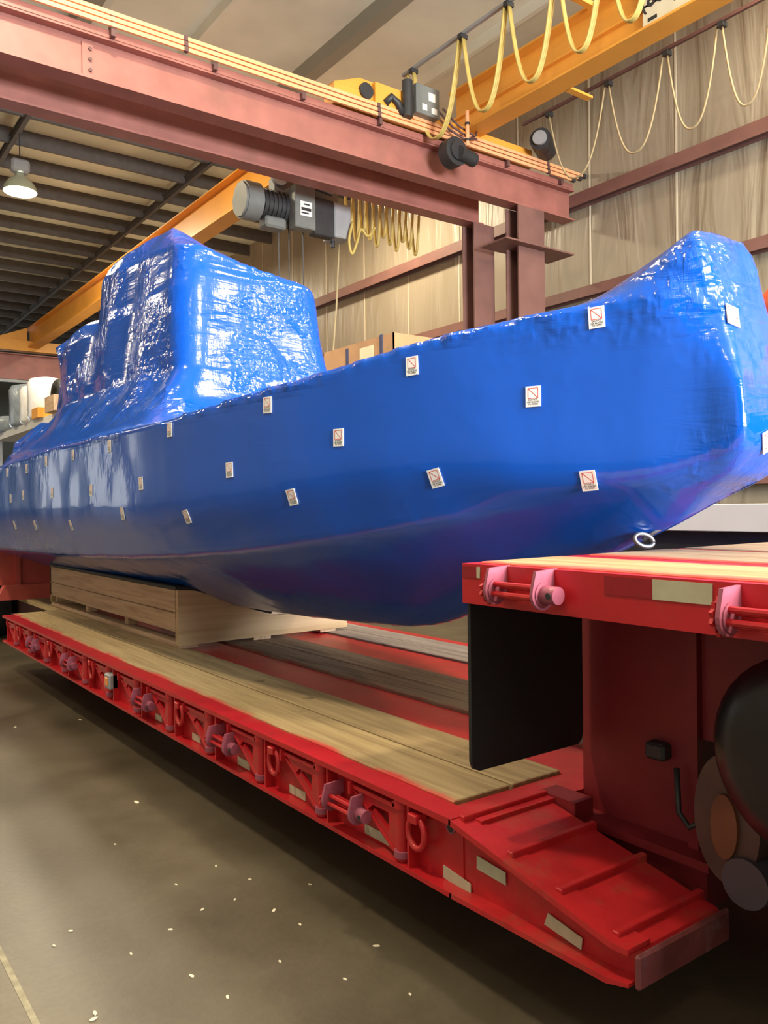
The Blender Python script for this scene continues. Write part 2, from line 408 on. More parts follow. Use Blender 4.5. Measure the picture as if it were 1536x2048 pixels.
# rafters along the hall and purlins across it
k = 8
for x in (0.2, 4.45, 8.75):
    struct('trim_%d' % k, MB().ibeam(1, 16, 48, x, ZR-0.42, ZR-0.20, 0.10, 0.02, 0.02), PURL); k += 1
    struct('trim_%d' % k, MB().box(x-0.13, x+0.13, -2, 16, ZR-0.30, ZR), RAFT); k += 1
y = 17.5
while y < 47:
    p = MB().box(-9, WX, y, y+0.02, ZR-0.34, ZR).box(-9, WX, y, y+0.09, ZR-0.36, ZR-0.34)
    struct('trim_%d' % k, p, PURL); k += 1
    y += 1.55
# panel ridges of the roof insulation in the near bay
for (x0, x1, y0, y1) in ((6.4, 6.46, 2, 16.5), (4.6, 4.75, 2, 16.5), (10.9, 11.0, 2, 16.5)):
    struct('trim_%d' % k, MB().box(x0, x1, y0, y1, ZR-0.22, ZR), CEIL); k += 1
# joint in the floor slab
struct('trim_%d' % k, MB().box(0.645, 0.667, -10, 40, 0.0, 0.0015), plain('joint_filler', (0.27, 0.24, 0.16), 0.8, noise=0.3, nscale=20)); k += 1

# ================================================================== columns
def column(x0, x1, yc, z1, label, y1=None, plates=()):
    t = empty('steel_column', ((x0+x1)/2, yc, 0), label, 'column')
    hw = (x1-x0)/2; d = 0.34
    mb = MB()
    mb.box(-hw, hw, -d/2, -d/2+0.03, 0, z1).box(-hw, hw, d/2-0.03, d/2, 0, z1).box(-0.015, 0.015, -d/2+0.03, d/2-0.03, 0, z1)
    mb.build('column_shaft', GIRT, t)
    MB().box(-hw-0.1, hw+0.1, -d/2-0.1, d/2+0.1, 0, 0.03).build('base_plate', PRIMERD, t)
    for (px0, px1, py0, py1, pz) in plates:
        MB().box(px0, px1, py0, py1, pz, pz+0.03).build('bracket_plate', GIRT, t)
    return t
column(10.72, 11.25, 11.75, 7.12, 'dark red steel column under the end of the rear runway beam')
column(11.15, 11.85, 11.0, 7.32, 'dark red steel column with a bracket shelf under the near runway beam', plates=((-0.85, 1.0, -0.35, 0.35, 6.55),))

# ================================================================== runway beams with conductor bars
t = empty('runway_beam', (7, 11, 7.33), 'large red oxide crane runway beam nearest the camera with a stack of orange bars along its top', 'beam')
MB().ibeam(0, -8.5-7, 12.75-7, 0, 0.0, 0.60, 0.30, 0.03, 0.02).build('web_and_flanges', PRIMER, t)
for x in (3.35,):
    MB().box(x-7-0.10, x-7+0.04, -0.04, -0.01, 0.08, 0.52).build('splice_plate', PRIMER, t)
    b = MB()
    for dx in (0.0,):
        for z in (0.16, 0.30, 0.44): b.cyl((x-7+dx, -0.04, z), (x-7+dx, -0.065, z), 0.025, 8)
    b.build('bolts', PRIMERD, t)
MB().box(-8.5-7, 12.4-7, -0.04, 0.04, 0.60, 0.66).build('crane_rail', PRIMERD, t)
MB().box(12.3-7, 12.5-7, -0.1, 0.1, 0.66, 0.95).build('end_stop', PRIMERD, t)
MB().box(-8.5-7, 12.7-7, -0.16, -0.13, 0.60, 0.70).build('cover_strip', PRIMER, t)
x = -8.0
while x < 12.6:
    MB().box(x-7-0.03, x-7+0.03, -0.24, -0.13, 0.60, 0.88).build('bar_bracket', PRIMERD, t); x += 1.45
cb = MB()
for i, (dy, z, xe) in enumerate(((-0.225, 0.895, 12.9), (-0.235, 0.815, 12.75), (-0.245, 0.735, 12.55))):
    o = MB().box(-8.5-7, xe-7, dy-0.02, dy+0.02, z-0.027, z+0.027).build('conductor_bar', CON, t)
    MB().box(xe-7, xe-7+0.10, dy-0.03, dy+0.03, z-0.035, z+0.035).build('bar_end_cap', DARKM, o)
    for xx in (1.0, 4.6, 7.9, 11.9):
        MB().box(xx-7-0.03, xx-7+0.03, dy-0.03, dy+0.03, z-0.032, z+0.032).build('bar_clamp', PRIMERD, o)

t = empty('runway_beam', (5, 11.75, 7.12), 'red oxide crane runway beam just behind and below the largest one', 'beam')
MB().ibeam(0, -8.5-5, 11.0-5, 0, 0.0, 0.68, 0.30, 0.03, 0.02).build('web_and_flanges', PRIMER, t)
MB().box(-8.5-5, 11.0-5, -0.04, 0.04, 0.68, 0.74).build('crane_rail', PRIMERD, t)

t = empty('runway_beam', (5, 34, 6.80), 'red steel crane runway beam at the far left end of the hall', 'beam')
MB().ibeam(0, -8.5-5, 12.9-5, 0, 0.0, 1.0, 0.35, 0.04, 0.03).build('web_and_flanges', PRIMER, t)
MB().box(-8.5-5, 12.9-5, -0.45, -0.30, -0.16, -0.06).build('tie_channel', LGREY, t)

# ================================================================== far bridge crane (the one with the hoist)
t = empty('bridge_crane', (8, 12, 7.9), 'long yellow bridge crane girder running away above the cabin with the grey hoist under it', 'crane')
g = MB(); g.ibeam(1, -0.1, 22.3, 0, 0.15, 0.92, 0.42, 0.03, 0.05)
g.build('bridge_girder', YEL, t)
for yy in (0.0, 22.0):
    MB().box(-1.6, 1.6, yy-0.2, yy+0.2, 0.02, 0.42).build('end_truck', YEL, t)
    for xx in (-1.3, 1.3):
        MB().cyl((xx, yy-0.07, 0.05), (xx, yy+0.07, 0.05), 0.14, 18).build('wheel', DARKM, t)
MB().prism([(-1.5, 0.42), (-0.2, 0.42), (-0.2, 0.95)], 1, 21.95, 22.05).build('gusset_plate', YEL, t)
sg = MB(); text_mesh(sg, 'TON', 0.42, (-0.032, 8.4, 0.34), (0, -1, 0), (0, 0, 1), 0, lift=0.002)
sg.build('capacity_lettering', LBLK, t)

# hoist
t = empty('electric_hoist', (7.68, 12.9, 7.02), 'grey electric hoist with its motor and control box hanging under the far yellow girder', 'hoist')
def hoist():
    b = MB(); b.cyl((-1.45, 0, 0.05), (-1.40, 0, 0.05), 0.34, 10).cyl((-1.40, 0, 0.05), (-1.05, 0, 0.05), 0.37, 10)
    b.build('motor_end_bell', GREY, t, smooth='auto')
    b = MB(); b.cyl((-1.05, 0, 0.05), (-0.4, 0, 0.05), 0.28, 16)
    for k in range(6): b.cyl((-1.0+k*0.1, 0, 0.05), (-0.97+k*0.1, 0, 0.05), 0.31, 16)
    b.build('motor', DARKM, t, smooth='auto')
    MB().box(-0.95, -0.45, -0.2, 0.15, -0.42, -0.2, bev=0.04).build('gear_box', GREY, t)
    MB().cyl((-0.5, 0, 0), (0.9, 0, 0), 0.25, 18).build('rope_drum', DARKM, t, smooth='auto')
    MB().box(-0.42, 0.08, -0.50, -0.22, -0.42, 0.42, bev=0.02).build('control_box', GREY, t)
    lb = MB(); lb.box(-0.30, -0.02, -0.506, -0.5, -0.18, 0.10)
    lb.box(-0.28, -0.04, -0.508, -0.506, -0.08, -0.02, 1).box(-0.28, -0.10, -0.508, -0.506, -0.14, -0.11, 1).box(-0.22, -0.08, -0.508, -0.506, 0.03, 0.06, 1)
    lb.build('rating_plate', [PAPER, LBLK], t)
    MB().box(0.10, 0.62, -0.38, -0.15, -0.45, 0.30, bev=0.02).build('brake_housing', DARKM, t)
    MB().box(0.62, 1.05, -0.40, 0.1, -0.42, 0.28, bev=0.02).build('rope_guide_box', LGREY, t)
    MB().cyl((-0.62, -0.22, 0.62), (-0.62, -0.14, 0.62), 0.20, 20).build('trolley_wheel', LGREY, t, smooth='auto')
    MB().cyl((0.1, -0.3, 0.55), (0.62, -0.3, 0.5), 0.08, 12).build('conduit', STEEL, t, smooth='auto')
    MB().box(-0.7, 0.9, -0.12, 0.12, 0.25, 0.60).build('trolley_frame', GREY, t)
    for xx in (0.25, 0.52): MB().box(xx-0.03, xx+0.03, -0.1, 0.1, 0.55, 1.15).build('hanger_plate', YEL, t)
    for xx in (-0.55, -0.30, 0.05):
        MB().cyl((xx, 0, -0.2), (xx, 0, -3.6), 0.013, 6).build('wire_rope', DARKM, t)
    MB().cyl((0.75, -0.1, -0.42), (0.75, -0.1, -0.55), 0.05).build('cable_gland', DARKM, t)
hoist()
t.scale = (0.84, 0.84, 0.9)
# bunched festoon cable behind the hoist
def loop_pts(p0, p1, drop, n=14):
    p0, p1 = Vector(p0), Vector(p1); out = []
    for i in range(n+1):
        u = i/n
        p = p0.lerp(p1, u); p.z -= drop*(1-abs(2*u-1)**2.4)
        out.append(p)
    return out
for i in range(11):
    xx = 8.75 + i*0.16
    o = MB().tube(loop_pts((xx, 12.775, 7.73), (xx+0.05, 13.1, 7.73), 0.85+0.12*math.sin(i*2.1)), 0.028, 8).build('festoon_cable', CABLE, smooth=True)
    tag(o, 'yellow cable loop in the tight bunch hanging to the right of the grey hoist', 'cable', 'yellow cable loops bunched beside the hoist')
tr = MB().box(8.0, 10.9, 12.77, 12.83, 7.72, 7.80).box(8.0, 8.06, 12.77, 12.83, 7.80, 8.05).build('festoon_track', LGREY)
tag(tr, 'short grey cable track carrying the bunched yellow loops beside the hoist', 'track')
pts = [(8.55, 12.5, 6.95), (8.45, 12.48, 6.6), (8.5, 12.46, 6.35), (8.62, 12.46, 6.6), (8.72, 12.48, 6.85), (8.85, 12.48, 6.75), (8.95, 12.5, 6.8), (9.05, 12.5, 6.95)]
def spline(pts, n=8):
    P = [Vector(p) for p in pts]; out = []
    for i in range(len(P)-1):
        a, b, c, d = P[max(i-1, 0)], P[i], P[i+1], P[min(i+2, len(P)-1)]
        for k in range(n):
            u = k/n
            out.append(0.5*((2*b)+(c-a)*u+(2*a-5*b+4*c-d)*u*u+(3*b-3*c+d-a)*u**3))
    out.append(P[-1]); return out
tag(MB().tube(spline(pts), 0.025, 8).build('pendant_cable', CABLE, smooth=True), 'curly yellow cable drooping under the right end of the grey hoist', 'cable')
t = empty('pendant_rope', (8.50, 12.88, 6.66), 'thin tan rope hanging down from the hoist between cabin and cardboard box', 'rope')
MB().tube([(0, 0, 0), (-0.08, 0, -1.2), (-0.2, 0, -2.4), (-0.3, 0, -5.2)], 0.016, 6).build('rope_line', ROPE, t)
MB().tube([(-0.21, -0.02, -2.45), (-0.25, -0.02, -2.75), (-0.20, -0.02, -3.0)], [0.02, 0.05, 0.03], 6).build('blue_tag', plain('blue_cloth', (0.08, 0.12, 0.28), 0.7), t)

# ================================================================== near bridge crane
t = empty('bridge_crane', (10, 11, 8.0), 'yellow bridge crane girder in the upper right of the picture carrying the large cable loops', 'crane')
g = MB(); g.ibeam(1, -13.5, 0.2, 0, 0.32, 1.14, 0.42, 0.035, 0.05)
g.build('bridge_girder', YEL, t)
MB().box(0.025, 0.06, -13.5, 0.2, 0.62, 0.66).build('girder_stiffener', YEL, t)
MB().box(-0.10, -0.025, -13.5, 0.2, 0.68, 0.71).build('side_rib', YEL, t)
MB().box(-2.9, 1.55, -0.16, 0.16, 0.08, 0.42, bev=0.01).build('end_truck', YEL, t)
MB().prism([(-2.9, 0.42), (-1.9, 0.42), (-1.9, 0.62), (-2.4, 0.62)], 1, -0.14, 0.14).build('truck_guard', YEL, t)
MB().box(-2.15, -1.15, -0.22, -0.16, 0.05, 0.60).build('drive_cover', YEL, t)
MB().tube([(-1.95, -0.23, 0.30), (-1.85, -0.26, 0.42), (-1.72, -0.26, 0.36), (-1.62, -0.25, 0.20)], 0.06, 8).build('limit_switch', DARKM, t, smooth=True)
MB().cyl((-2.3, -0.2, 0.42), (-2.3, 0.1, 0.42), 0.13, 14).build('guide_roller', DARKM, t, smooth='auto')
b = MB().box(-1.42, -0.92, -0.38, -0.12, 0.25, 0.74, bev=0.01).build('electrical_enclosure', GREY, t)
for q_ in ((-1.16, -1.02, 0.50, 0.64), (-1.30, -1.20, 0.32, 0.42), (-1.10, -0.98, 0.30, 0.40)): MB().box(q_[0], q_[1], -0.386, -0.38, q_[2], q_[3]).build('warning_sticker', PAPER, b)
MB().cyl((-1.55, -0.3, 0.15), (-1.55, -0.3, 0.75), 0.09, 12).build('resistor_tube', DARKM, t, smooth='auto')
for (dx, dz) in ((0, 0), (0.12, 0.06), (-0.1, -0.06)):
    MB().tube([(-0.9+dx, -0.3, 0.45+dz), (-0.6+dx, -0.35, 0.22+dz), (-0.25+dx, -0.4, 0.1+dz), (0.0, -0.3, 0.25+dz)], 0.018, 6).build('hose', PRIMERD, t)
MB().cyl((-0.75, -0.62, -0.32), (-0.75, -0.40, -0.32), 0.24, 18).cyl((-0.75, -0.66, -0.36), (-0.36, -0.60, -0.38), 0.12, 12).cyl((-0.75, -0.66, -0.32), (-0.75, -0.61, -0.32), 0.16, 14).build('drive_motor', DARKM, t, smooth='auto')
MB().cyl((-0.36, -0.45, -0.08), (-0.36, -0.45, 0.52), 0.035, 10).build('collector_post', CON, t, smooth='auto')
for z in (0.0, 0.28): MB().cyl((-0.36, -0.45, z), (-0.36, -0.45, z+0.04), 0.045, 10).build('post_band', DARKM, t)
MB().cyl((1.35, -0.55, 0.45), (1.85, -0.25, 0.45), 0.20, 16).build('travel_motor', DARKM, t, smooth='auto')
MB().cyl((1.30, -0.58, 0.45), (1.35, -0.55, 0.45), 0.13, 16).build('motor_fan_cover', LGREY, t, smooth='auto')
for yy in (-2.2, -6.0):
    MB().box(0.2, 0.75, yy-0.06, yy+0.06, 0.32, 0.36).build('track_arm', YEL, t)
    MB().box(-0.95, -0.2, yy-0.9, yy-0.8, 1.05, 1.12).build('track_arm', YEL, t)
sg = MB().box(-0.10, -0.06, -5.15, -3.85, 0.40, 0.98)
text_mesh(sg, '(604) 273-', 0.30, (-0.101, -4.45, 0.66), (0, -1, 0), (0, 0, 1), 1, bold=0.008, lift=0.001)
sg.box(-0.103, -0.10, -4.75, -4.35, 0.55, 0.565, 1).box(-0.103, -0.10, -4.08, -3.93, 0.46, 0.51, 1)
sg.build('name_board', [SIGNB, LBLK], t)
MB().box(-1.12, -1.06, -10.5, 0.4, 1.25, 1.30).build('festoon_track', LGREY, t)
MB().box(1.45, 1.50, -10.5, 0.0, 0.92, 0.97).build('far_festoon_track', PRIMERD, t)
# festoon loops on the near side
hang = [11.12, 9.85, 8.82, 7.85, 7.0, 6.2]
dropz = [1.45, 1.45, 1.42, 1.40, 1.38]
names = ['nearest the grey enclosure', 'second from the grey enclosure', 'in the middle of the row', 'hanging across the girder top', 'beside the phone number board']
for i in range(5):
    t = empty('festoon_loop', (8.9, (hang[i]+hang[i+1])/2, 9.2), 'thick yellow cable loop under the near track, ' + names[i], 'cable', 'thick yellow festoon loops on the near yellow girder')
    h = (hang[i]-hang[i+1])/2-0.04
    for dx in (-0.035, 0.0, 0.035):
        MB().tube(loop_pts((dx, -h, 0), (dx*0.6, h, 0), dropz[i]-0.1, 20), 0.018, 8).build('cable_strand', CABLE, t, smooth=True)
    MB().box(-0.07, 0.07, h-0.03, h+0.06, -0.02, 0.05).build('cable_trolley', DARKM, t)
t = tag(MB().tube([(8.9, 11.25, 9.2), (8.82, 11.1, 8.95), (8.68, 10.95, 8.72)], 0.03, 8).build('enclosure_cable', CABLE), 'short yellow cable running down from the track end to the grey enclosure', 'cable')
hy = [10.4, 9.05, 7.9, 6.95, 6.1]
nm = ['nearest the travel motor', 'second from the travel motor', 'third from the travel motor', 'in the top right corner']
for i in range(4):
    t = empty('thin_festoon_loop', (11.5, (hy[i]+hy[i+1])/2, 8.88), 'thin pale cable loop hanging against the wall film, ' + nm[i], 'cable', 'thin pale cable loops hanging against the wall film')
    h = (hy[i]-hy[i+1])/2-0.04
    MB().tube(loop_pts((0, -h, 0), (0, h, 0), 1.35, 20), 0.016, 8).build('cable_strand', ROPE, t, smooth=True)
    MB().box(-0.06, 0.06, h-0.05, h+0.05, -0.03, 0.05).build('cable_trolley', DARKM, t)

# ================================================================== high bay lamp seen at far left
t = empty('high_bay_lamp', (4.46, 19.85, 8.95), 'glowing round high bay lamp hanging from the roof at the far left', 'lamp')
b = MB(); n = 28; R1, R2 = 0.36, 0.12; v = []; f = []
prof = [(0.36, 0.0), (0.34, 0.12), (0.24, 0.26), (0.12, 0.34), (0.10, 0.42)]
for (r, z) in prof:
    for k_ in range(n): v.append((r*math.cos(2*PI*k_/n), r*math.sin(2*PI*k_/n), z))
for i in range(len(prof)-1):
    for k_ in range(n): f.append((i*n+k_, i*n+(k_+1) % n, (i+1)*n+(k_+1) % n, (i+1)*n+k_))
b.add(v, f).build('lamp_shade', plain('clear_reflector', (0.5, 0.55, 0.45), 0.2, metal=0.5), t, smooth=True)
MB().cyl((0, 0, -0.012), (0, 0, 0.0), 0.345, 28).build('lens', LAMPG, t)
MB().box(-0.2, 0.2, -0.13, 0.13, 0.42, 0.72, bev=0.05).build('ballast_box', LGREY, t)
MB().cyl((0, 0, 0.72), (0, 0, 1.39), 0.012, 6).build('hanging_rod', DARKM, t)

# ================================================================== lowboy trailer
TR = empty('lowboy_trailer', (3.15, 4.0, 0.0), 'red lowboy trailer with worn timber deck under the blue wrapped boat', 'trailer')
O3 = Vector((3.15, 4.0, 0.0))
def tp(mb, name, mat, smooth=False, label=None, parent=None):
    # build in world coordinates, shift to the trailer origin
    par = parent or TR
    off = O3 if parent is None else O3
    mb.v = [tuple(Vector(v)-off) for v in mb.v]
    o = mb.build(name, mat, par, smooth=smooth)
    if label: o['label'] = label
    return o
YF, YB = 2.19, 9.45
# side rails: flanges and web
def side_rail(x0, x1, sgn):
    b = MB()
    b.box(x0, x1, YF, YB, 0.575, 0.598)                          # top flange
    b.box(x0, x1, YF, YB, 0.318, 0.336)                          # bottom flange
    wx = x1-0.03 if sgn > 0 else x0+0.03
    b.box(min(wx, wx-0.02), max(wx, wx-0.02), YF, YB, 0.336, 0.575)
    for i in range(14):
        yy = YF+0.25+i*0.57
        if yy < YB: b.box(min(wx-0.07*sgn, wx), max(wx-0.07*sgn, wx), yy, yy+0.012, 0.336, 0.575)
    return b
tp(side_rail(1.88, 1.99, 1), 'side_rail', RED)
tp(side_rail(4.31, 4.42, -1), 'side_rail', RED)
# deck
b = MB()
b.box(1.96, 4.34, YF+0.15, YB, 0.40, 0.545)
b.box(2.58, 2.92, YF+0.02, YB, 0.545, 0.590).box(3.47, 3.86, YF+0.02, YB, 0.545, 0.590)
for i in range(7): b.box(1.96, 4.34, 2.6+i*1.1, 2.7+i*1.1, 0.33, 0.40)
tp(b, 'deck_frame', RED)
for nm_, x0, x1, m_, l_ in (('deck_board', 1.992, 2.285, DECKA, None), ('deck_board', 2.301, 2.575, DECKB, None), ('deck_board', 2.93, 3.19, DECKC, 'dirty dark deck board'), ('deck_board', 3.197, 3.46, DECKC, 'dirty dark deck board'), ('deck_board', 3.87, 4.08, DECKD, 'grey weathered deck board'), ('deck_board', 4.087, 4.30, DECKD, 'grey weathered deck board')):
    tp(MB().box(x0, x1, 2.30, YB, 0.555, 0.606, bev=0.004), nm_, m_, label=l_)
# front sill and loading ramp on the near side
b = MB()
b.box(1.965, 4.42, 2.12, 2.19+0.10, 0.50, 0.592)
tp(b, 'front_sill', REDD)
b = MB()
xa, xb = 1.905, 2.33
# ramp sheet (slopes from the deck down towards the tractor), box underneath
b.prism([(2.25, 0.594), (2.20, 0.594), (1.50, 0.450), (1.445, 0.44), (1.42, 0.40), (1.42, 0.355), (1.50, 0.338), (2.25, 0.338)], 0, xa+0.04, xb)
b.prism([(2.20, 0.596), (1.50, 0.457), (1.442, 0.457), (1.442, 0.440), (1.50, 0.437), (2.20, 0.575)], 0, 1.88, xa+0.08)
b.prism([(2.20, 0.318), (1.52, 0.330), (1.44, 0.352), (1.44, 0.362), (1.52, 0.348), (2.20, 0.336)], 0, 1.88, xa+0.08)
rmp = tp(b, 'loading_ramp', REDD)
for (y, z) in ((2.17, 0.600), (1.935, 0.552), (1.725, 0.508), (1.51, 0.463)):
    tr_ = MB().box(1.915, 2.345, y-0.012, y+0.012, z-0.03, z+0.008, bev=0.003)
    tp(tr_, 'ramp_cleat', REDD, parent=rmp)
tp(MB().box(1.883, 2.335, 1.405, 1.425, 0.352, 0.452, bev=0.008), 'ramp_end_plate', plain('scraped_dark_red', (0.16, 0.035, 0.035), 0.6, noise=0.3, nscale=8, dirt=(0.3, 0.2, 0.22), dscale=5, damt=0.5), parent=rmp)
pp_ = tp(MB().tube([(1.938, 2.255+0.02*math.cos(2*PI*i/20), 0.535+0.02*math.sin(2*PI*i/20)) for i in range(20)], 0.004, 8, closed=True), 'pipe_port', PINK, smooth=True)
tp(MB().cyl((1.936, 2.255, 0.535), (1.941, 2.255, 0.535), 0.019, 16), 'port_hole', DARKM, parent=pp_)
# outriggers
OY = [2.53, 3.11, 3.68, 4.28, 4.86, 5.43, 6.01, 6.60, 7.18, 7.77, 8.36, 8.95]
def outrigger(y):
    t_ = bpy.data.objects.new('outrigger', None); COL.objects.link(t_)
    return t_
def outrigger_mesh():
    b = MB()
    X0, X1 = -0.035, -0.015
    # folded arm plate with triangular window, seen from the side (y to the left of the post)
    L_ = 0.30
    b.prism([(0.0, 0.0), (L_, 0.0), (L_, -0.016), (0.0, -0.016)], 0, -0.045, 0.0)       # top bar
    b.prism([(L_, -0.022), (L_-0.02, -0.022), (0.0, -0.19), (0.018, -0.19)], 0, -0.040, -0.012)      # diagonal bar
    b.prism([(0.0, -0.022), (0.10, -0.022), (0.10, -0.05), (0.0, -0.05)], 0, X0, X1)
    b.prism([(0.0, -0.05), (0.05, -0.05), (0.05, -0.19), (0.0, -0.19)], 0, X0, X1)
    b.prism([(0.10, -0.022), (0.27, -0.022), (0.20, -0.085), (0.16, -0.05), (0.10, -0.05)], 0, X0, X1)
    b.prism([(0.05, -0.13), (0.05, -0.16), (0.17, -0.09), (0.15, -0.065)], 0, X0, X1)
    b.box(-0.06, 0.01, L_-0.012, L_, -0.04, 0.01)
    return b
om = outrigger_mesh()
o0 = None
for i, y in enumerate(OY):
    if o0 is None:
        o0 = om.build('outrigger', RED, TR)
        hp = MB().cyl((-0.02, -0.02, 0.0), (-0.02, -0.02, -0.215), 0.025, 16)
        hp.build('hinge_pin', RED, o0, smooth='auto')
        cl = MB().cyl((-0.02, -0.02, 0.025), (-0.02, -0.02, -0.012), 0.034, 16).box(-0.045, 0.01, -0.02, 0.015, -0.012, 0.012)
        cl.build('upper_collar', RED, o0, smooth='auto')
        MB().cyl((-0.02, -0.02, -0.175), (-0.02, -0.02, -0.200), 0.036, 16).box(-0.045, 0.03, -0.03, -0.01, -0.205, -0.185).build('lower_collar', PINK, o0, smooth='auto')
        o = o0
    else:
        o = copy_tree(o0, TR)
    o.location = Vector((1.935, y, 0.553))-O3
# lashing rings
r0 = None
def ring_pts(R_, n=20):
    out = []
    for i in range(n+1):
        a = math.radians(-70 + 320*i/n)+PI/2
        out.append((0, R_*math.cos(a)*0.85, R_*math.sin(a)*-1.0 - 0.0))
    return out
for y in (2.40, 3.50, 4.66, 6.38, 7.58, 8.75):
    if r0 is None:
        pts = []
        for i in range(21):
            a = math.radians(20 + 320*i/20)
            pts.append((-0.03, 0.048*math.sin(a), -0.075 + 0.058*math.cos(a)))
        r0 = MB().tube(pts, 0.0125, 10).build('lashing_ring', RED, TR, smooth=True)
        MB().box(-0.055, 0.0, -0.025, 0.025, -0.035, 0.0, bev=0.004).build('ring_lug', RED, r0)
        o = r0
    else: o = copy_tree(r0, TR)
    o.location = Vector((1.925, y, 0.555))-O3
# strap winches
def make_winch():
    w0 = MB()
    # spool with slotted rods between cheeks, axis along Y
    for a in range(4):
        an = a*PI/2+0.5
        w0.cyl((0.022*math.cos(an), -0.10, 0.022*math.sin(an)), (0.022*math.cos(an), 0.10, 0.022*math.sin(an)), 0.009, 8)
    w0 = w0.build('strap_winch', RED, TR, smooth='auto')
    for y in (-0.10, 0.10):
        c = MB(); P = []
        for i in range(13):
            a = math.radians(-200 + 220*i/12); P.append((0.048*math.cos(a), 0.048*math.sin(a)))
        P += [(0.062, 0.02), (0.062, 0.075), (-0.03, 0.070)]
        c.prism(P, 1, y-0.006, y+0.006)
        c.cyl((0, y-0.010, 0), (0, y+0.010, 0), 0.038, 16)
        c.build('winch_cheek', PINK, w0)
    MB().cyl((0, -0.105, 0), (0, -0.165, 0), 0.027, 16).build('winch_head', PINK, w0, smooth='auto')
    g = MB(); P = []
    for i in range(24):
        r = 0.052 if i % 2 else 0.042
        P.append((r*math.cos(2*PI*i/24), r*math.sin(2*PI*i/24)))
    g.prism(P, 1, 0.112, 0.122); g.build('ratchet_wheel', RED, w0)
    MB().cyl((0.0, -0.148, 0), (-0.0285, -0.148, 0), 0.010, 10).build('bar_socket', DARKM, w0)
    return w0
w0 = make_winch()
for i, y in enumerate((2.86, 4.04, 5.22, 6.92, 8.10)):
    o = w0 if i == 0 else copy_tree(w0, TR)
    o.location = Vector((1.875, y, 0.455))-O3
for (x, y, z) in ((1.832, 1.80, 1.432), (1.832, 1.00, 1.425)):
    o = copy_tree(w0, TR); o.location = Vector((x, y, z))-O3
# marker light
ml = tp(MB().box(1.86, 1.93, 5.86, 5.97, 0.42, 0.53, bev=0.01), 'marker_light', LGREY)
tp(MB().box(1.853, 1.862, 5.885, 5.945, 0.445, 0.505, bev=0.004), 'lens', AMBER, parent=ml)
# reflective tapes on the web
for (ya, yb, z0, z1) in ((2.58, 2.80, 0.345, 0.385), (3.28, 3.43, 0.342, 0.382), (3.84, 3.98, 0.342, 0.385), (4.46, 4.58, 0.342, 0.382), (5.06, 5.17, 0.342, 0.380), (2.64, 2.78, 0.525, 0.560)):
    tp(MB().box(1.9365, 1.9395, ya, yb, z0, z1), 'reflective_tape', TAPEW, label='pale reflective tape patch')
for P in ([(2.298, 0.385), (2.15, 0.368), (2.15, 0.322), (2.298, 0.340)], [(2.116, 0.480), (1.976, 0.470), (1.975, 0.427), (2.117, 0.434)], [(1.788, 0.408), (1.65, 0.385), (1.655, 0.348), (1.804, 0.366)]):
    tp(MB().prism(P, 0, 1.9365, 1.9395), 'reflective_tape', TAPEW, label='pale reflective tape patch')
# raised gooseneck deck
GZ0, GZ1 = 1.368, 1.508
b = MB()
b.box(1.88, 1.92, -1.6, 2.11, GZ0, GZ1-0.004)
b.box(4.38, 4.42, -1.6, 2.11, GZ0, GZ1-0.004)
b.box(1.92, 4.38, 2.07, 2.11, GZ0, GZ1-0.004)
b.box(1.92, 4.38, -1.6, 2.07, GZ0+0.02, GZ1-0.05)
b.box(2.34, 2.48, -1.6, 2.11, GZ1-0.05, GZ1-0.003).box(3.0, 3.1, -1.6, 2.11, GZ1-0.05, GZ1-0.003)
gn = tp(b, 'gooseneck_deck', RED)
for (x0, x1, m_) in ((1.922, 2.335, NECKW), (2.483, 2.72, NECKW2), (2.725, 2.995, NECKW2), (3.105, 3.7, NECKW2), (3.705, 4.375, NECKW2)):
    tp(MB().box(x0, x1, -1.6, 2.065, GZ1-0.05, GZ1+0.002, bev=0.004), 'neck_board', m_, parent=gn)
for (y0, y1, z0, z1, m_, l_) in ((2.035, 2.107, 1.458, 1.495, TAPER, 'dark red reflective tape'), (2.02, 2.035, 1.458, 1.495, TAPEW, 'pale reflective tape'),
                             (1.345, 1.505, 1.445, 1.497, TAPER, 'dark red reflective tape'), (1.170, 1.345, 1.443, 1.497, TAPEW, 'pale reflective tape')):
    tp(MB().box(1.8765, 1.8795, y0, y1, z0, z1), 'reflective_tape', m_, label=l_)
# mud flap
P = [(1.895, 1.372), (2.47, 1.372), (2.47, 0.83), (2.462, 0.80), (2.44, 0.785), (1.93, 0.785), (1.905, 0.795), (1.895, 0.82)]
tp(MB().prism(P, 1, 2.088, 2.103), 'mud_flap', BLACK, label='black rubber mud flap hanging under the raised neck deck')
# neck body
NECK = plain('shade_darkened_red_paint', (0.20, 0.012, 0.016), 0.5, noise=0.15, nscale=4, bump=0.05)  # red paint darkened to carry the shade under the neck deck
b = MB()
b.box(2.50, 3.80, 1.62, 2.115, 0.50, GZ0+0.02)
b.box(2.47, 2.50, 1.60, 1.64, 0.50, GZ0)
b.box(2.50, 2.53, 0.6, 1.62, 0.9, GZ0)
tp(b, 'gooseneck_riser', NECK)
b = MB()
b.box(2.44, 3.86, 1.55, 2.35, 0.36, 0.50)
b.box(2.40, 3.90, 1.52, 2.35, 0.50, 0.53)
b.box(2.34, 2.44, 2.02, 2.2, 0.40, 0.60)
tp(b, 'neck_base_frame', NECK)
tp(MB().box(2.45, 2.52, 1.72, 1.80, 0.80, 0.86, bev=0.01), 'hose_box', DARKM)
tp(MB().tube([(2.44, 1.66, 0.80), (2.42, 1.64, 0.66), (2.42, 1.60, 0.62), (2.42, 1.55, 0.66)], 0.010, 8), 'air_hose', DARKM, smooth=True)
b = MB(); P = []
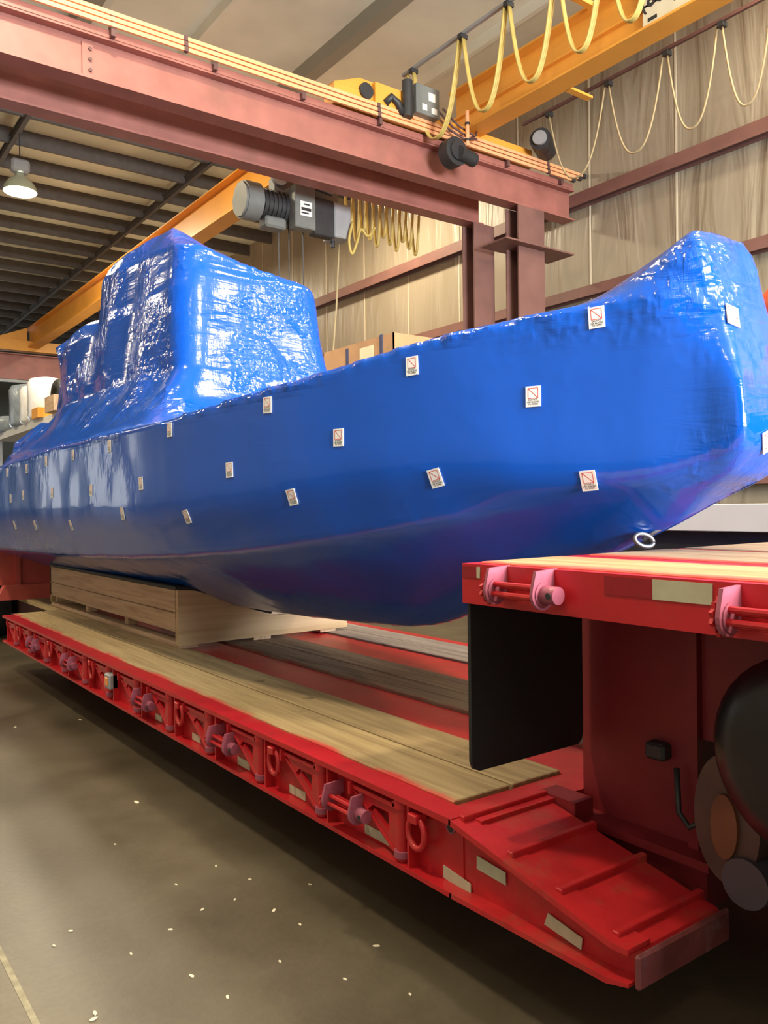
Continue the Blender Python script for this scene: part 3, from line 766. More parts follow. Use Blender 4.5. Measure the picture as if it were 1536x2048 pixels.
for i in range(32):
    a = 2*PI*i/32; P.append((1.42+0.11*math.cos(a), 0.72+0.20*math.sin(a)))
b.prism(P, 0, 2.34, 2.44)
ks = tp(b, 'lock_arm', plain('worn_brown_steel', (0.10, 0.05, 0.04), 0.5, noise=0.3), smooth='auto')
P = [(1.42+0.045*math.cos(2*PI*i/24), 0.70+0.10*math.sin(2*PI*i/24)) for i in range(24)]
tp(MB().prism(P, 0, 2.325, 2.345), 'lock_pin', plain('rusty_orange_steel', (0.20, 0.065, 0.03), 0.6, noise=0.3), smooth='auto', parent=ks)
v_ = MB(); v_.tube([(2.00, 1.02, 1.05), (2.03, 1.02, 1.05), (2.06, 1.02, 1.05), (2.46, 1.02, 1.05), (2.50, 1.02, 1.05)], [0.17, 0.24, 0.265, 0.265, 0.22], 36)
tp(v_, 'oil_tank', MG, smooth='auto', label='dark drum shaped oil tank under the neck deck')
tp(MB().cyl((2.32, 1.35, 0.55), (2.75, 1.35, 0.55), 0.075, 24), 'pivot_roller', plain('dull_grey_purple', (0.09, 0.07, 0.085), 0.5), smooth='auto')
# far rear end: narrow frame, planks and box over the axles
b = MB(); b.box(2.55, 3.75, YB, 15.5, 0.30, 0.545).box(2.50, 2.60, YB, 15.5, 0.545, 0.60)
tp(b, 'rear_frame', PRIMERD)
for x0, x1 in ((2.45, 2.75), (2.76, 3.10), (3.2, 3.55)):
    tp(MB().box(x0, x1, YB+0.02, 13.0, 0.555, 0.606), 'deck_board', DECKA)
SALM = plain('faded_red_paint', (0.62, 0.11, 0.08), 0.5, noise=0.08)
b = MB(); b.box(2.1, 4.3, 11.0, 11.08, 0.79, 1.22).box(2.1, 4.3, 11.08, 15.5, 0.82, 1.22).box(2.35, 2.40, 10.96, 11.0, 0.79, 1.22)
b.prism([(2.2, 0.79), (2.75, 0.79), (2.85, 0.606), (2.10, 0.606)], 1, 10.9, 11.05)
tp(b, 'rear_axle_bed', SALM)
for yy in (12.2, 13.5, 14.8):
    for (xa_, xb_) in ((1.95, 2.45), (3.85, 4.35)):
        w_ = MB().cyl((xa_, yy, 0.47), (xb_, yy, 0.47), 0.47, 26)
        o = tp(w_, 'rear_wheel', BLACK, smooth='auto')
        tp(MB().cyl((xa_-0.01, yy, 0.47), (xb_+0.01, yy, 0.47), 0.2, 16), 'wheel_hub', LGREY, smooth='auto', parent=o)

# ================================================================== tractor wheel and fender at the right edge
TT = empty('tractor_unit', (3.15, 0.55, 0.0), 'dark tractor unit wheels and chassis in the shadow under the red raised neck deck', 'truck')
def tpp(mb, name, mat, smooth=False, parent=None):
    mb.v = [tuple(Vector(v)-Vector((3.15, 0.55, 0))) for v in mb.v]
    return mb.build(name, mat, parent or TT, smooth=smooth)
def tyre(x0, x1, y, z, R):
    prof = [(x0+0.02, R*0.55), (x0, R*0.62), (x0, R*0.90), (x0+0.03, R*0.97), (x0+0.06, R), (x1-0.06, R), (x1-0.03, R*0.97), (x1, R*0.90), (x1, R*0.62), (x1-0.02, R*0.55)]
    n = 40; v = []; f = []
    for (x, r) in prof:
        for k in range(n): v.append((x, y+r*math.cos(2*PI*k/n), z+r*math.sin(2*PI*k/n)))
    for i in range(len(prof)-1):
        for k in range(n): f.append((i*n+k, i*n+(k+1) % n, (i+1)*n+(k+1) % n, (i+1)*n+k))
    f.append(tuple(range(n))); f.append(tuple((len(prof)-1)*n+k for k in range(n))[::-1])
    return MB().add(v, f)
for (x0, x1) in ((2.15, 2.42), (2.45, 2.70), (3.60, 3.85), (3.88, 4.15)):
    wv = tpp(tyre(x0, x1, 0.35, 0.52, 0.52), 'drive_tyre', BLACK, smooth='auto')
    tpp(MB().cyl((x0+0.01, 0.35, 0.52), (x0+0.04, 0.35, 0.52), 0.26, 20), 'wheel_rim', LGREY, parent=wv)
tpp(MB().box(2.70, 3.62, -1.6, 1.25, 0.72, 0.95), 'chassis_rail', DARKM)
tpp(MB().box(1.98, 4.32, -4.2, -0.5, 0.22, 1.28, bev=0.08), 'unseen_light_block', DARKM)  # unseen low box, added to block door light beneath the neck deck
tpp(MB().cyl((2.3, 0.35, 0.52), (4.0, 0.35, 0.52), 0.09, 12), 'axle', DARKM)

# ================================================================== timber cradle
CR = empty('timber_cradle', (3.28, 8.0, 0.606), 'pine timber cradle with a plywood end standing on the trailer deck under the hull', 'cradle')
OC = Vector((3.28, 8.0, 0.606))
def cp(mb, name, mat, smooth=False, label=None, parent=None):
    mb.v = [tuple(Vector(v)-OC) for v in mb.v]
    o = mb.build(name, mat, parent or CR, smooth=smooth)
    if label: o['label'] = label
    return o
for (z0, z1) in ((0.735, 0.885), (0.890, 1.065)):
    cp(MB().box(2.485, 2.525, 6.18, 9.9, z0, z1, bev=0.004), 'side_board', CRATE)
cp(MB().box(2.485, 2.56, 6.16, 9.9, 0.625, 0.66), 'bottom_rail', CRATE)
for y in (6.2, 7.4, 8.6, 9.8): cp(MB().box(2.53, 2.62, y, y+0.09, 0.66, 1.06), 'post', CRATE)
P = [(2.485, 0.632), (4.07, 0.632), (4.07, 0.70), (3.70, 0.79), (3.48, 0.80), (3.33, 0.80), (3.20, 0.84), (2.98, 0.94), (2.80, 0.995), (2.62, 1.06), (2.485, 1.07)]
cp(MB().prism(P, 1, 6.12, 6.16), 'end_panel', PLY, label='pale plywood end panel with a sloping top')
cp(MB().prism(P, 1, 9.86, 9.90), 'end_panel', PLY)
for x in (2.50, 3.15, 3.80): cp(MB().box(x, x+0.16, 6.14, 9.9, 0.606, 0.632), 'foot', CRATE)
cp(MB().tube(spline([(2.49, 6.14, 1.085), (2.66, 6.12, 1.07), (2.84, 6.12, 1.01), (2.98, 6.11, 0.955), (3.14, 6.11, 0.885), (3.30, 6.11, 0.835)]), 0.020, 8), 'rubber_strip', BLACK, smooth=True)
cp(MB().box(2.475, 2.60, 6.14, 9.9, 1.067, 1.10, bev=0.008), 'rubber_pad', BLACK)
for y in (6.8, 8.0, 9.2): cp(MB().box(3.10, 3.22, y, y+0.12, 0.632, 0.72), 'keel_block', CRATE)

# ================================================================== wrapped boat
CX = 3.02
HB_Y = [1.6, 1.78, 1.9, 2.05, 2.2, 2.5, 2.75, 3.3, 4, 4.6, 5.2, 30]
HB_O = [0.20, 0.27, 0.32, 0.385, 0.455, 0.57, 0.68, 0.84, 0.99, 1.07, 1.12, 1.12]
SH_Y = [1.8, 1.95, 2.03, 2.2, 2.34, 2.75, 3.25, 3.59, 4.11, 4.84, 5.9, 7, 8.2, 9.55, 13]
SH_Z = [2.50, 2.505, 2.50, 2.50, 2.495, 2.463, 2.398, 2.359, 2.325, 2.270, 2.262, 2.28, 2.255, 2.20, 2.12]
def itp(y, Y, Z): return float(np.interp(y, Y, Z))
ROWS = [
 ('K', (0, 2.02, 1.63), (0.02, 2.07, 1.61), lambda y: 0.03, lambda y: itp(y, [2.07, 2.2, 2.3, 2.75, 3.5, 3.9, 4.8, 6.1, 9, 13], [1.61, 1.545, 1.495, 1.333, 1.03, 0.98, 0.93, 0.90, 0.88, 0.88])),
 ('K2', (0, 1.86, 1.72), (0.09, 1.91, 1.71), lambda y: 0.50*itp(y, HB_Y, HB_O), lambda y: itp(y, [1.95, 2.5, 3.2, 4.0, 5, 6.1, 9, 13], [1.70, 1.57, 1.39, 1.26, 1.19, 1.145, 1.11, 1.10])),
 ('C', (0, 1.70, 1.79), (0.17, 1.76, 1.785), lambda y: itp(y, HB_Y, HB_O)-itp(y, [1.7, 2.5, 4, 13], [0.05, 0.10, 0.12, 0.12]), lambda y: itp(y, [1.8, 2.3, 3, 3.8, 4.4, 4.87, 5.4, 6.5, 8, 10, 13], [1.78, 1.72, 1.62, 1.51, 1.45, 1.416, 1.378, 1.327, 1.295, 1.267, 1.25])),
 ('N', (0, 1.60, 1.93), (0.24, 1.64, 1.91), lambda y: itp(y, HB_Y, HB_O)-0.01, lambda y: itp(y, [1.65, 1.8, 1.96, 2.2, 2.5, 2.85, 3.28, 3.62, 4.52, 6.2, 9.7, 13], [1.91, 1.864, 1.831, 1.82, 1.83, 1.85, 1.83, 1.779, 1.70, 1.64, 1.65, 1.65])),
 ('M', (0, 1.62, 2.16), (0.25, 1.65, 2.15), lambda y: itp(y, HB_Y, HB_O), lambda y: itp(y, [1.65, 3, 5, 13], [2.15, 2.11, 1.98, 1.95])),
 ('S', (0, 1.71, 2.48), (0.20, 1.76, 2.47), lambda y: itp(y, HB_Y, HB_O), lambda y: itp(y, SH_Y, SH_Z)),
 ('T', (0, 1.82, 2.755), (0.21, 1.84, 2.735), lambda y: max(0.15, itp(y, HB_Y, HB_O)-itp(y, [1.8, 2.2, 13], [0.05, 0.12, 0.15])), lambda y: itp(y, [1.84, 1.95, 2.05, 2.3, 2.75, 3.25, 4.1, 4.8, 7, 9.55, 13], [2.735, 2.64, 2.56, 2.515, 2.472, 2.40, 2.325, 2.27, 2.27, 2.19, 2.11])),
 ('D', (0, 1.93, 2.79), (0.07, 1.93, 2.785), lambda y: 0.06, lambda y: itp(y, [1.95, 2.16, 2.25, 2.5, 2.9, 3.3, 4.1, 13], [2.785, 2.703, 2.67, 2.56, 2.46, 2.40, 2.32, 2.10])),
]
SS = [0.10, 0.28, 0.6, 1.05, 1.6, 2.3, 3.2, 4.4, 5.8, 7.2, 8.8, 10.6]
def hull_grid():
    g = []
    for (nm_, c0, c1, fo, fz) in ROWS:
        row = [Vector((0, c0[1], c0[2])), Vector((c1[0]*0.55, c0[1]*0.8+c1[1]*0.2, c0[2]*0.6+c1[2]*0.4)), Vector((c1[0]*0.88, c0[1]*0.35+c1[1]*0.65-0.01, c1[2]))]
        o_end = fo(12.2)
        for s in SS:
            f_ = (s-SS[0])/(SS[-1]-SS[0])
            y = c1[1] + 0.05 + s + f_*(12.2-(c1[1]+0.05+SS[-1]))
            row.append(Vector((max(fo(y), min(c1[0]+0.32*s, c1[0]*1.35)) if c1[0] > 0.1 else fo(y), y, fz(y))))
        g.append(row)
    return g
def cat(a, b, c, d, u): return 0.5*((2*b)+(c-a)*u+(2*a-5*b+4*c-d)*u*u+(3*b-3*c+d-a)*u**3)
def refine(g, nu, nv, sharp_rows=()):
    R_, C_ = len(g), len(g[0])
    rows = []
    for r in g:
        out = []
        for j in range(C_-1):
            a = r[j-1] if j > 0 else 2*r[0]-r[1]
            if j == 0: a = Vector((-r[1].x, r[1].y, r[1].z))
            d = r[j+2] if j+2 < C_ else 2*r[-1]-r[-2]
            for k in range(nu): out.append(cat(a, r[j], r[j+1], d, k/nu))
        out.append(r[-1]); rows.append(out)
    res = []
    for i in range(R_-1):
        for k in range(nv):
            u = k/nv; line = []
            for j in range(len(rows[0])):
                b, c = rows[i][j], rows[i+1][j]
                a = rows[i-1][j] if i > 0 and i not in sharp_rows else 2*b-c
                d = rows[i+2][j] if i+2 < R_ and (i+1) not in sharp_rows else 2*c-b
                line.append(cat(a, b, c, d, u))
            res.append(line)
    res.append(rows[-1]); return res
G = refine(hull_grid(), 5, 5, sharp_rows=(2, 5))
def hull_solid():
    nr, nc = len(G), len(G[0]); v = []; f = []
    # closed ring per column: near side rows bottom->top then far side top->bottom
    for j in range(nc):
        for i in range(nr): p = G[i][j]; v.append((CX-p.x, p.y, p.z))
        for i in range(nr-1, -1, -1): p = G[i][j]; v.append((CX+p.x, p.y, p.z))
    m = 2*nr
    for j in range(nc-1):
        for i in range(m): f.append((j*m+i, j*m+(i+1) % m, (j+1)*m+(i+1) % m, (j+1)*m+i))
    for i in range(nr-1): f.append((i, m-1-i, m-2-i, i+1)[::-1])
    o = (nc-1)*m
    for i in range(nr-1): f.append((o+i, o+m-1-i, o+m-2-i, o+i+1))
    return v, f
def loft(rings):
    v = []; f = []; m = len(rings[0])
    for r in rings: v += r
    for i in range(len(rings)-1):
        for k in range(m): f.append((i*m+k, i*m+(k+1) % m, (i+1)*m+(k+1) % m, (i+1)*m+k))
    f.append(tuple(range(m))[::-1]); f.append(tuple((len(rings)-1)*m+k for k in range(m)))
    return v, f
def rr(x0, x1, y0, y1, z, r, n=6, dz=None):
    out = []
    for (cx, cy, a0) in ((x1-r, y1-r, 0), (x0+r, y1-r, 90), (x0+r, y0+r, 180), (x1-r, y0+r, 270)):
        for k in range(n+1):
            a = math.radians(a0+90*k/n); x = cx+r*math.cos(a); y = cy+r*math.sin(a)
            out.append((x, y, z + (dz(x, y) if dz else 0)))
    return out
def roofz(x, y): return -0.30*max(0, (x-2.60)/0.9) - 0.28*max(0, 6.5-y)/0.6
cab = [rr(1.95, 4.10, 4.9, 10.2, 2.12, 0.3), rr(1.99, 4.00, 5.25, 9.9, 2.30, 0.3), rr(2.16, 3.84, 5.55, 9.6, 2.48, 0.25), rr(2.34, 3.72, 5.70, 9.3, 2.75, 0.18), rr(2.38, 3.68, 5.78, 9.2, 3.1, 0.16),
       rr(2.40, 3.66, 5.82, 9.4, 3.40, 0.16), rr(2.46, 3.64, 5.84, 9.62, 3.52, 0.16), rr(2.60, 3.5, 5.95, 9.5, 3.60, 0.2)]
cab2 = [rr(2.39, 3.67, 5.82, 8.0, 3.0, 0.14), rr(2.42, 3.65, 5.86, 8.0, 3.50, 0.14), rr(2.45, 3.60, 5.90, 7.95, 3.86, 0.16, dz=lambda x, y: 0.5*roofz(x, y)), rr(2.52, 3.50, 6.0, 7.8, 4.00, 0.2, dz=roofz), rr(2.65, 3.3, 6.3, 7.5, 4.05, 0.2, dz=roofz)]
mound = [rr(2.4, 3.9, 10.4, 12.0, 2.0, 0.3), rr(2.5, 3.8, 10.6, 11.9, 2.6, 0.3), rr(2.8, 3.5, 10.8, 11.7, 2.85, 0.3)]
def remesh_join(solids, voxel, smooth_it):
    mb = MB()
    for (v, f) in solids: mb.add(v, f)
    me = bpy.data.meshes.new('wrap_source'); me.from_pydata(mb.v, [], mb.f); me.update()
    import bmesh
    bm = bmesh.new(); bm.from_mesh(me); bmesh.ops.recalc_face_normals(bm, faces=bm.faces); bm.to_mesh(me); bm.free()
    o = bpy.data.objects.new('wrap_source', me); COL.objects.link(o)
    r = o.modifiers.new('r', 'REMESH'); r.mode = 'VOXEL'; r.voxel_size = voxel
    s = o.modifiers.new('s', 'SMOOTH'); s.factor = 0.5; s.iterations = smooth_it
    dg = bpy.context.evaluated_depsgraph_get(); dg.update()
    res = bpy.data.meshes.new_from_object(o.evaluated_get(dg))
    bpy.data.objects.remove(o); bpy.data.meshes.remove(me)
    return res
WR = remesh_join([hull_solid(), loft(cab), loft(cab2), loft(mound)], 0.03, 4)
from mathutils import noise as mnoise
nV = len(WR.vertices); co = np.empty(nV*3); WR.vertices.foreach_get('co', co); co = co.reshape(-1, 3)
no = np.empty(nV*3); WR.vertices.foreach_get('normal', no); no = no.reshape(-1, 3)
cabw = np.clip((co[:, 2]-2.36)/0.25, 0, 1)*np.clip((co[:, 1]-4.5)/0.5, 0, 1)
bww = np.clip((1.95-co[:, 1])/0.2, 0, 1)*0.45
wt = np.maximum(np.maximum(cabw, bww), 0.0)
for i in np.where(wt > 0.01)[0]:
    p = Vector(co[i]); q = Vector((p.x*1.6, p.y*1.6, p.z*0.8))
    d = mnoise.noise(q)*0.060 + mnoise.noise(Vector((p.x*3.1+3, p.y*3.0, p.z*1.4)))*0.022
    co[i] += no[i]*d*wt[i]
WR.vertices.foreach_set('co', co.ravel()); WR.update()
WR.vertices.foreach_get('normal', no_ := np.empty(nV*3)); no = no_.reshape(-1, 3)
# wrinkle amount: strong near the sheer edge, on the bow face and the cabin
sheer = np.interp(co[:, 1], SH_Y, SH_Z)
wr = np.zeros(nV)
wr = np.maximum(wr, np.clip(1-np.abs(co[:, 2]-(sheer-0.02))/0.06, 0, 1)*0.8)
wr = np.maximum(wr, 0.07)
wr = np.maximum(wr, np.clip((co[:, 2]-2.3)/0.1, 0, 1)*np.clip((2.6-co[:, 1])/0.5, 0, 1)*0.8)
wr = np.maximum(wr, np.clip((co[:, 2]-sheer-0.05)/0.1, 0, 1)*0.75)
bowf = np.clip((1.95-co[:, 1])/0.25, 0, 1)
wr = np.maximum(wr, bowf*np.clip((2.40-co[:, 2])/0.3, 0.35, 1.7))
BT = empty('wrapped_boat', (CX, 6.5, 0.74), 'boat sealed in bright blue shrink wrap, cradled on the red trailer', 'boat')
OB = Vector((CX, 6.5, 0.74))
faces = [tuple(p.vertices) for p in WR.polygons]
cen = np.array([co[list(f)].mean(axis=0) for f in faces])
sh = np.interp(cen[:, 1], SH_Y, SH_Z)
part = np.zeros(len(faces), int)
part[(cen[:, 1] > 3.4) & (cen[:, 2] > sh-0.015)] = 1
bowline = 1.74 + 0.12*np.clip((cen[:, 2]-2.05)/0.6, 0, 1)
part[(cen[:, 1] < bowline) & (cen[:, 2] > 1.72)] = 2
for pi, (nm_, mt) in enumerate((('hull_cover', FILM), ('cabin_cover', FILMC), ('bow_cover', FILMC))):
    idx = np.where(part == pi)[0]
    used = np.unique(np.concatenate([np.array(faces[i]) for i in idx])); mapv = -np.ones(nV, int); mapv[used] = np.arange(len(used))
    me = bpy.data.meshes.new(nm_)
    me.from_pydata((co[used]-np.array(OB)).tolist(), [], [tuple(int(mapv[q]) for q in faces[i]) for i in idx])
    me.materials.append(mt); me.polygons.foreach_set('use_smooth', [True]*len(me.polygons))
    a = me.attributes.new('wrinkle', 'FLOAT', 'POINT'); a.data.foreach_set('value', wr[used].astype(np.float32))
    me.normals_split_custom_set_from_vertices([tuple(x) for x in no[used]])
    o = bpy.data.objects.new(nm_, me); COL.objects.link(o); o.parent = BT
BVH = BVHTree.FromPolygons([Vector(c) for c in co], faces)
# warning labels: white cards reading DO NOT USE BLADES TO OPEN
def label_mesh():
    b = MB(); W, H = 0.032, 0.0425
    b.add([(-W, -H, 0), (W, -H, 0), (W, H, 0), (-W, H, 0), (-W, -H, -0.004), (W, -H, -0.004), (W, H, -0.004), (-W, H, -0.004)], [(0, 1, 2, 3), (7, 6, 5, 4), (0, 4, 5, 1), (1, 5, 6, 2), (2, 6, 7, 3), (3, 7, 4, 0)])
    def ln(x0, y0, x1, y1, w=0.0012):
        d = Vector((x1-x0, y1-y0, 0)).normalized(); n_ = Vector((-d.y, d.x, 0))*w
        p, q = Vector((x0, y0, 0.0006)), Vector((x1, y1, 0.0006))
        b.add([p-n_, q-n_, q+n_, p+n_], [(0, 1, 2, 3)], 1)
    s0, s1, t0, t1 = -0.021, 0.021, -0.008, 0.034
    ln(s0, t0, s1, t0); ln(s1, t0, s1, t1); ln(s1, t1, s0, t1); ln(s0, t1, s0, t0); ln(s0, t1, s1, t0)
    for i, tx in enumerate(('DO NOT', 'USE BLADES', 'TO OPEN')):
        text_mesh(b, tx, 0.0098, (0, -0.0175-i*0.0088, 0.0006), (1, 0, 0), (0, 1, 0), 2, bold=0.0002)
    return b
LB = label_mesh()
lab0 = None
# (Y, Z, tilt in degrees) on the near side of the hull
LABS = [(2.112, 2.438, 3), (2.356, 2.147, 0), (2.894, 2.332, 2), (3.321, 2.038, 0), (3.824, 2.242, 0), (2.796, 1.826, 12), (2.161, 1.796, 4), (3.667, 1.757, 8), (4.164, 1.916, 3), (4.836, 2.19, 0), (4.671, 1.658, 8), (5.288, 1.875, 4), (5.891, 2.162, 2), (5.665, 1.678, 3), (6.327, 1.857, 0), (6.792, 2.15, 2), (6.969, 1.584, 4), (7.632, 2.146, 2), (7.446, 1.863, 0), (8.35, 2.112, 0), (9.045, 1.836, 0), (8.177, 1.572, 6), (8.505, 1.861, 0), (9.032, 1.563, 5), (9.192, 2.109, 0)]
def place_label(hit, nrm, tilt):
    global lab0
    if lab0 is None:
        lab0 = LB.build('warning_label', [PAPER, LRED, LBLK], BT); o = lab0
    else:
        o = lab0.copy(); COL.objects.link(o); o.parent = BT
    z = Vector(nrm).normalized()
    y = Vector((0, 0, 1)); y = (y-z*y.dot(z)).normalized(); x = y.cross(z)
    M = Matrix((x, y, z)).transposed().to_4x4() @ Matrix.Rotation(math.radians(tilt), 4, 'Z')
    M.translation = hit+z*0.006-OB
    o.matrix_parent_inverse = Matrix(); o.matrix_basis = M
for (y, z, tl) in LABS:
    h = BVH.ray_cast(Vector((0, y, z)), Vector((1, 0, 0)))
    if h[0] is not None: place_label(h[0], h[1], tl)
for (x, z, tl) in ((2.885, 2.40, -14), (2.975, 1.93, 25)):
    h = BVH.ray_cast(Vector((x, 0, z)), Vector((0, 1, 0)))
    if h[0] is not None: place_label(h[0], h[1], tl)
# tow eye on the stem
te = MB().tube([(3.03, 2.06, 1.63), (2.99, 2.12, 1.585), (2.95, 2.16, 1.545)], 0.010, 10)
pts = []
for i in range(25):
    a = 2*PI*i/24
    pts.append((2.945+0.036*math.cos(a), 2.15-0.02*math.cos(a), 1.545+0.026*math.sin(a)-0.010*math.cos(a)))
te.tube(pts, 0.010, 10)
te.v = [tuple(Vector(v)-OB) for v in te.v]
o = te.build('tow_eye', STEEL, BT, smooth=True); o['label'] = 'steel tow eye poking out of the film at the stem'

# ================================================================== things behind
# cardboard box on a steel rack
t = empty('cardboard_box', (7.9, 10.4, 3.2), 'large open-topped cardboard box seen over the boat in front of the wall', 'box')
b = MB(); X0, X1, Y0, Y1, Zb, Zt = -0.75, 0.75, -0.95, 0.95, 0.0, 1.02
b.box(X0, X1, Y0, Y1, Zb, Zb+0.02).box(X0, X0+0.02, Y0, Y1, Zb, Zt).box(X1-0.02, X1, Y0, Y1, Zb, Zt).box(X0, X1, Y0, Y0+0.02, Zb, Zt).box(X0, X1, Y1-0.02, Y1, Zb, Zt)
b.build('box_body', CARD, t)
tp2 = MB().box(X0-0.006, X0, -0.45, -0.10, 0.42, 0.92); tp2.build('packing_slip', plain('cream_paper', (0.85, 0.78, 0.52), 0.6), t)
for (yy, zz) in ((0.25, 0.86), (-0.65, 0.92)): MB().box(X0-0.01, X0+0.02, yy-0.04, yy+0.04, zz-0.22, zz+0.12, bev=0.01).build('tape_tab', plain('blue_black_tape', (0.04, 0.05, 0.12), 0.4), t)
MB().box(0.1, 0.28, Y0-0.02, Y0+0.03, Zt-0.18, Zt+0.02, bev=0.01).build('tape_tab', plain('blue_grey_tape', (0.10, 0.13, 0.25), 0.4), t)
t = empty('steel_rack', (7.9, 10.4, 0), 'steel storage rack behind the boat carrying the large cardboard box', 'rack')
for (dx, dy) in ((-0.85, -1.05), (0.85, -1.05), (-0.85, 1.05), (0.85, 1.05)):
    MB().box(dx-0.04, dx+0.04, dy-0.04, dy+0.04, 0, 3.18).build('upright', PRIMERD, t)
for z in (1.5, 3.12): MB().box(-0.9, 0.9, -1.1, 1.1, z, z+0.08).build('shelf', PRIMERD, t)

# white workboat with orange collar at the right edge
t = empty('white_workboat', (5.9, 1.2, 1.72), 'white workboat with orange collar tube partly seen at the right edge', 'boat')
OW = Vector((5.9, 1.2, 1.72))
def wp(mb, name, mat, smooth=False):
    mb.v = [tuple(Vector(v)-OW) for v in mb.v]; return mb.build(name, mat, t, smooth=smooth)
wp(MB().tube([(5.62, -2.5, 3.08), (5.62, 2.6, 3.08), (5.66, 2.98, 3.08), (5.75, 3.12, 3.08)], [0.17, 0.17, 0.16, 0.10], 18), 'collar_tube', ORANGE, smooth=True)
wp(MB().prism([(5.50, 2.66), (5.55, 2.98), (6.9, 2.98), (6.9, 2.66)], 1, -2.5, 3.45), 'topsides', WHITE)
wp(MB().prism([(5.50, 2.66), (6.9, 2.66), (6.9, 2.1), (6.25, 1.74), (6.15, 1.74), (5.56, 2.2)], 1, -2.5, 3.2), 'hull_bottom', plain('dark_hull_paint', (0.05, 0.05, 0.045), 0.4, noise=0.3, nscale=2))
wp(MB().prism([(5.8, 2.98), (6.9, 2.98), (6.9, 3.5), (6.0, 3.4)], 1, -2.5, 1.0), 'wheelhouse', DARKM)
t2 = empty('steel_support_beam', (5.75, 1.5, 1.49), 'long white painted support beam under the white workboat', 'beam')
MB().box(-0.24, 1.3, -4.0, 2.55, 0.0, 0.20, bev=0.005).build('beam_body', WHITE, t2)
t3 = empty('black_flatbed', (5.9, 1.0, 0), 'black flatbed trailer body in the dark behind the red neck deck', 'trailer')
MB().box(-0.3, 1.6, -3.5, 4.3, 0.80, 1.485).build('bed', DARKM, t3)
for yy in (-2.2, 0.2, 2.4):
    MB().cyl((-0.25, yy, 0.42), (0.1, yy, 0.42), 0.42, 22).build('wheel', BLACK, t3, smooth='auto')

# wrapped goods on a mezzanine rack at far left
t = empty('storage_rack', (6.6, 26, 0), 'white edged storage rack at the far left behind the boat', 'rack')
MB().box(-0.6, 2.6, -5.5, 5.0, 4.15, 4.36).build('shelf', WHITE, t)
for yy in (-5.3, -1.0, 4.6):
    for xx in (-0.5, 2.4): MB().box(xx-0.06, xx+0.06, yy-0.06, yy+0.06, 0, 4.15).build('upright', LGREY, t)
def wrapped(name, x, y, r, h, mat, label, cat):
    n = 18; prof = [(0.9, 0), (1.0, 0.08), (0.97, 0.5), (1.0, 0.85), (0.85, 0.96), (0.4, 1.0)]
    v = []; f = []
    for (pr, pz) in prof:
        for k_ in range(n):
            a = 2*PI*k_/n; rr_ = r*pr*(1+0.07*math.sin(3*a+x*7)); v.append((x+rr_*math.cos(a), y+rr_*math.sin(a), 4.36+h*pz))
    for i in range(len(prof)-1):
        for k_ in range(n): f.append((i*n+k_, i*n+(k_+1) % n, (i+1)*n+(k_+1) % n, (i+1)*n+k_))
    f.append(tuple(range(n))[::-1]); f.append(tuple((len(prof)-1)*n+k_ for k_ in range(n)))
    o = MB().add(v, f).build(name, mat, smooth=True, origin=(x, y, 4.36)); tag(o, label, cat)
wrapped('wrapped_roll', 6.3, 27.6, 0.50, 1.35, WRAPB, 'grey plastic wrapped bundle on the far rack, left of the white rolls', 'bundle')
wrapped('wrapped_roll', 6.3, 26.3, 0.48, 1.15, WRAPW, 'white wrapped roll standing on the far rack beside the grey bundle', 'roll')
wrapped('wrapped_roll', 6.3, 25.2, 0.50, 1.25, WRAPW, 'white wrapped roll standing on the far rack beside the black tyre', 'roll')
wrapped('wrapped_bundle', 6.6, 30.0, 0.9, 0.55, WRAPB, 'low crumpled bundle of clear plastic at the left end of the far rack', 'bundle')
wrapped('white_post_roll', 6.25, 22.2, 0.16, 1.15, WRAPW, 'slim white roll on the far rack next to the wrapped cabin', 'roll')
o = tyre(-0.12, 0.12, 0, 0, 0.50); o = MB().tube([(0, 0.36*math.cos(2*PI*i/24), 0.36*math.sin(2*PI*i/24)) for i in range(24)], 0.13, 12, closed=True).build('spare_tyre', BLACK, smooth=True)
o.location = (6.3, 23.9, 4.36+0.55); tag(o, 'black tyre standing on the far rack between white roll and cabin', 'tyre')
tag(MB().box(-0.25, 0.25, -0.45, 0.45, 0, 0.42).build('wooden_crate', CRATE), 'small wooden crate on the far rack below the black tyre', 'crate').location = (6.05, 22.95, 4.36)
tag(MB().box(-0.2, 0.2, -0.35, 0.35, 0, 0.28).build('yellow_bin', YEL), 'small yellow bin on the far rack at the foot of the white roll', 'bin').location = (6.05, 24.72, 4.36)

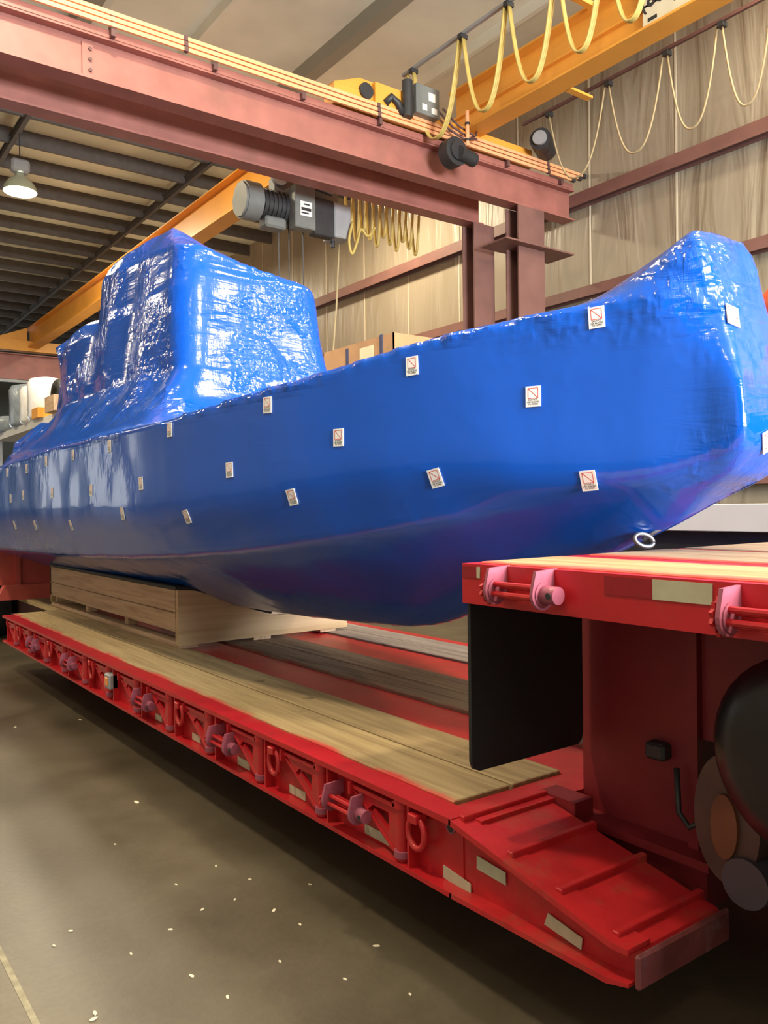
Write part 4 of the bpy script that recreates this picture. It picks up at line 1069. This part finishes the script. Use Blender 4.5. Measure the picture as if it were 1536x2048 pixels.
# debris on the floor
CH = [(-0.0, 0.0)]
def chip(seed):
    r = random.Random(seed); n = 6; P = []
    for i in range(n):
        a = 2*PI*i/n; q = r.uniform(0.5, 1.0); P.append((0.016*q*math.cos(a), 0.008*q*math.sin(a)))
    return MB().prism(P, 2, 0.0, 0.003)
c0 = None
CHIPS = [(1.64, 4.7, 2.2, 'pale wood chip lying on the concrete floor'), (1.652, 3.07, 1.3, 'pale wood chip lying on the concrete floor'), (1.83, 2.58, 1.3, 'pale wood chip lying on the concrete floor'), (1.642, 3.622, 0.8, 'pale wood chip lying on the concrete floor'), (1.416, 3.264, 1, 'pale wood chip lying on the concrete floor'), (1.243, 3.19, 0.9, 'pale wood chip lying on the concrete floor'), (0.919, 3.425, 0.9, 'pale wood chip lying on the concrete floor'), (0.834, 3.349, 0.8, 'pale wood chip lying on the concrete floor'), (1.054, 3.107, 0.8, 'pale wood chip lying on the concrete floor'), (0.83, 2.817, 1.2, 'pale wood chip lying on the concrete floor'), (0.814, 2.786, 1.3, 'pale wood chip lying on the concrete floor'), (1.179, 2.825, 1.2, 'pale wood chip lying on the concrete floor'), (1.227, 2.627, 1, 'pale wood chip lying on the concrete floor'), (1.565, 3.261, 0.8, 'pale wood chip lying on the concrete floor'), (1.68, 2.902, 0.9, 'pale wood chip lying on the concrete floor'), (1.705, 3.394, 0.8, 'pale wood chip lying on the concrete floor'), (1.416, 3.555, 0.8, 'pale wood chip lying on the concrete floor'), (1.342, 4.172, 0.8, 'pale wood chip lying on the concrete floor'), (1.61, 2.465, 0.9, 'pale wood chip lying on the concrete floor'), (1.74, 2.252, 0.8, 'pale wood chip lying on the concrete floor'), (1.931, 6.84, 1.5, 'pale wood chip lying on the concrete floor'), (1.458, 6.932, 1.3, 'pale wood chip lying on the concrete floor'), (1.48, 2.709, 0.9, 'pale wood chip lying on the concrete floor'), (1.897, 3.182, 0.8, 'pale wood chip lying on the concrete floor')]
for i, (x, y, s, lb) in enumerate(CHIPS):
    if c0 is None: c0 = chip(3).build('wood_chip', CHIP); o = c0
    else: o = c0.copy(); COL.objects.link(o)
    o.location = (x, y, 0.0015); o.rotation_euler = (0, 0, random.uniform(0, 6)); o.scale = (s, s, 1)
    tag(o, lb, 'wood chip', 'pale wood chips scattered on the concrete floor')
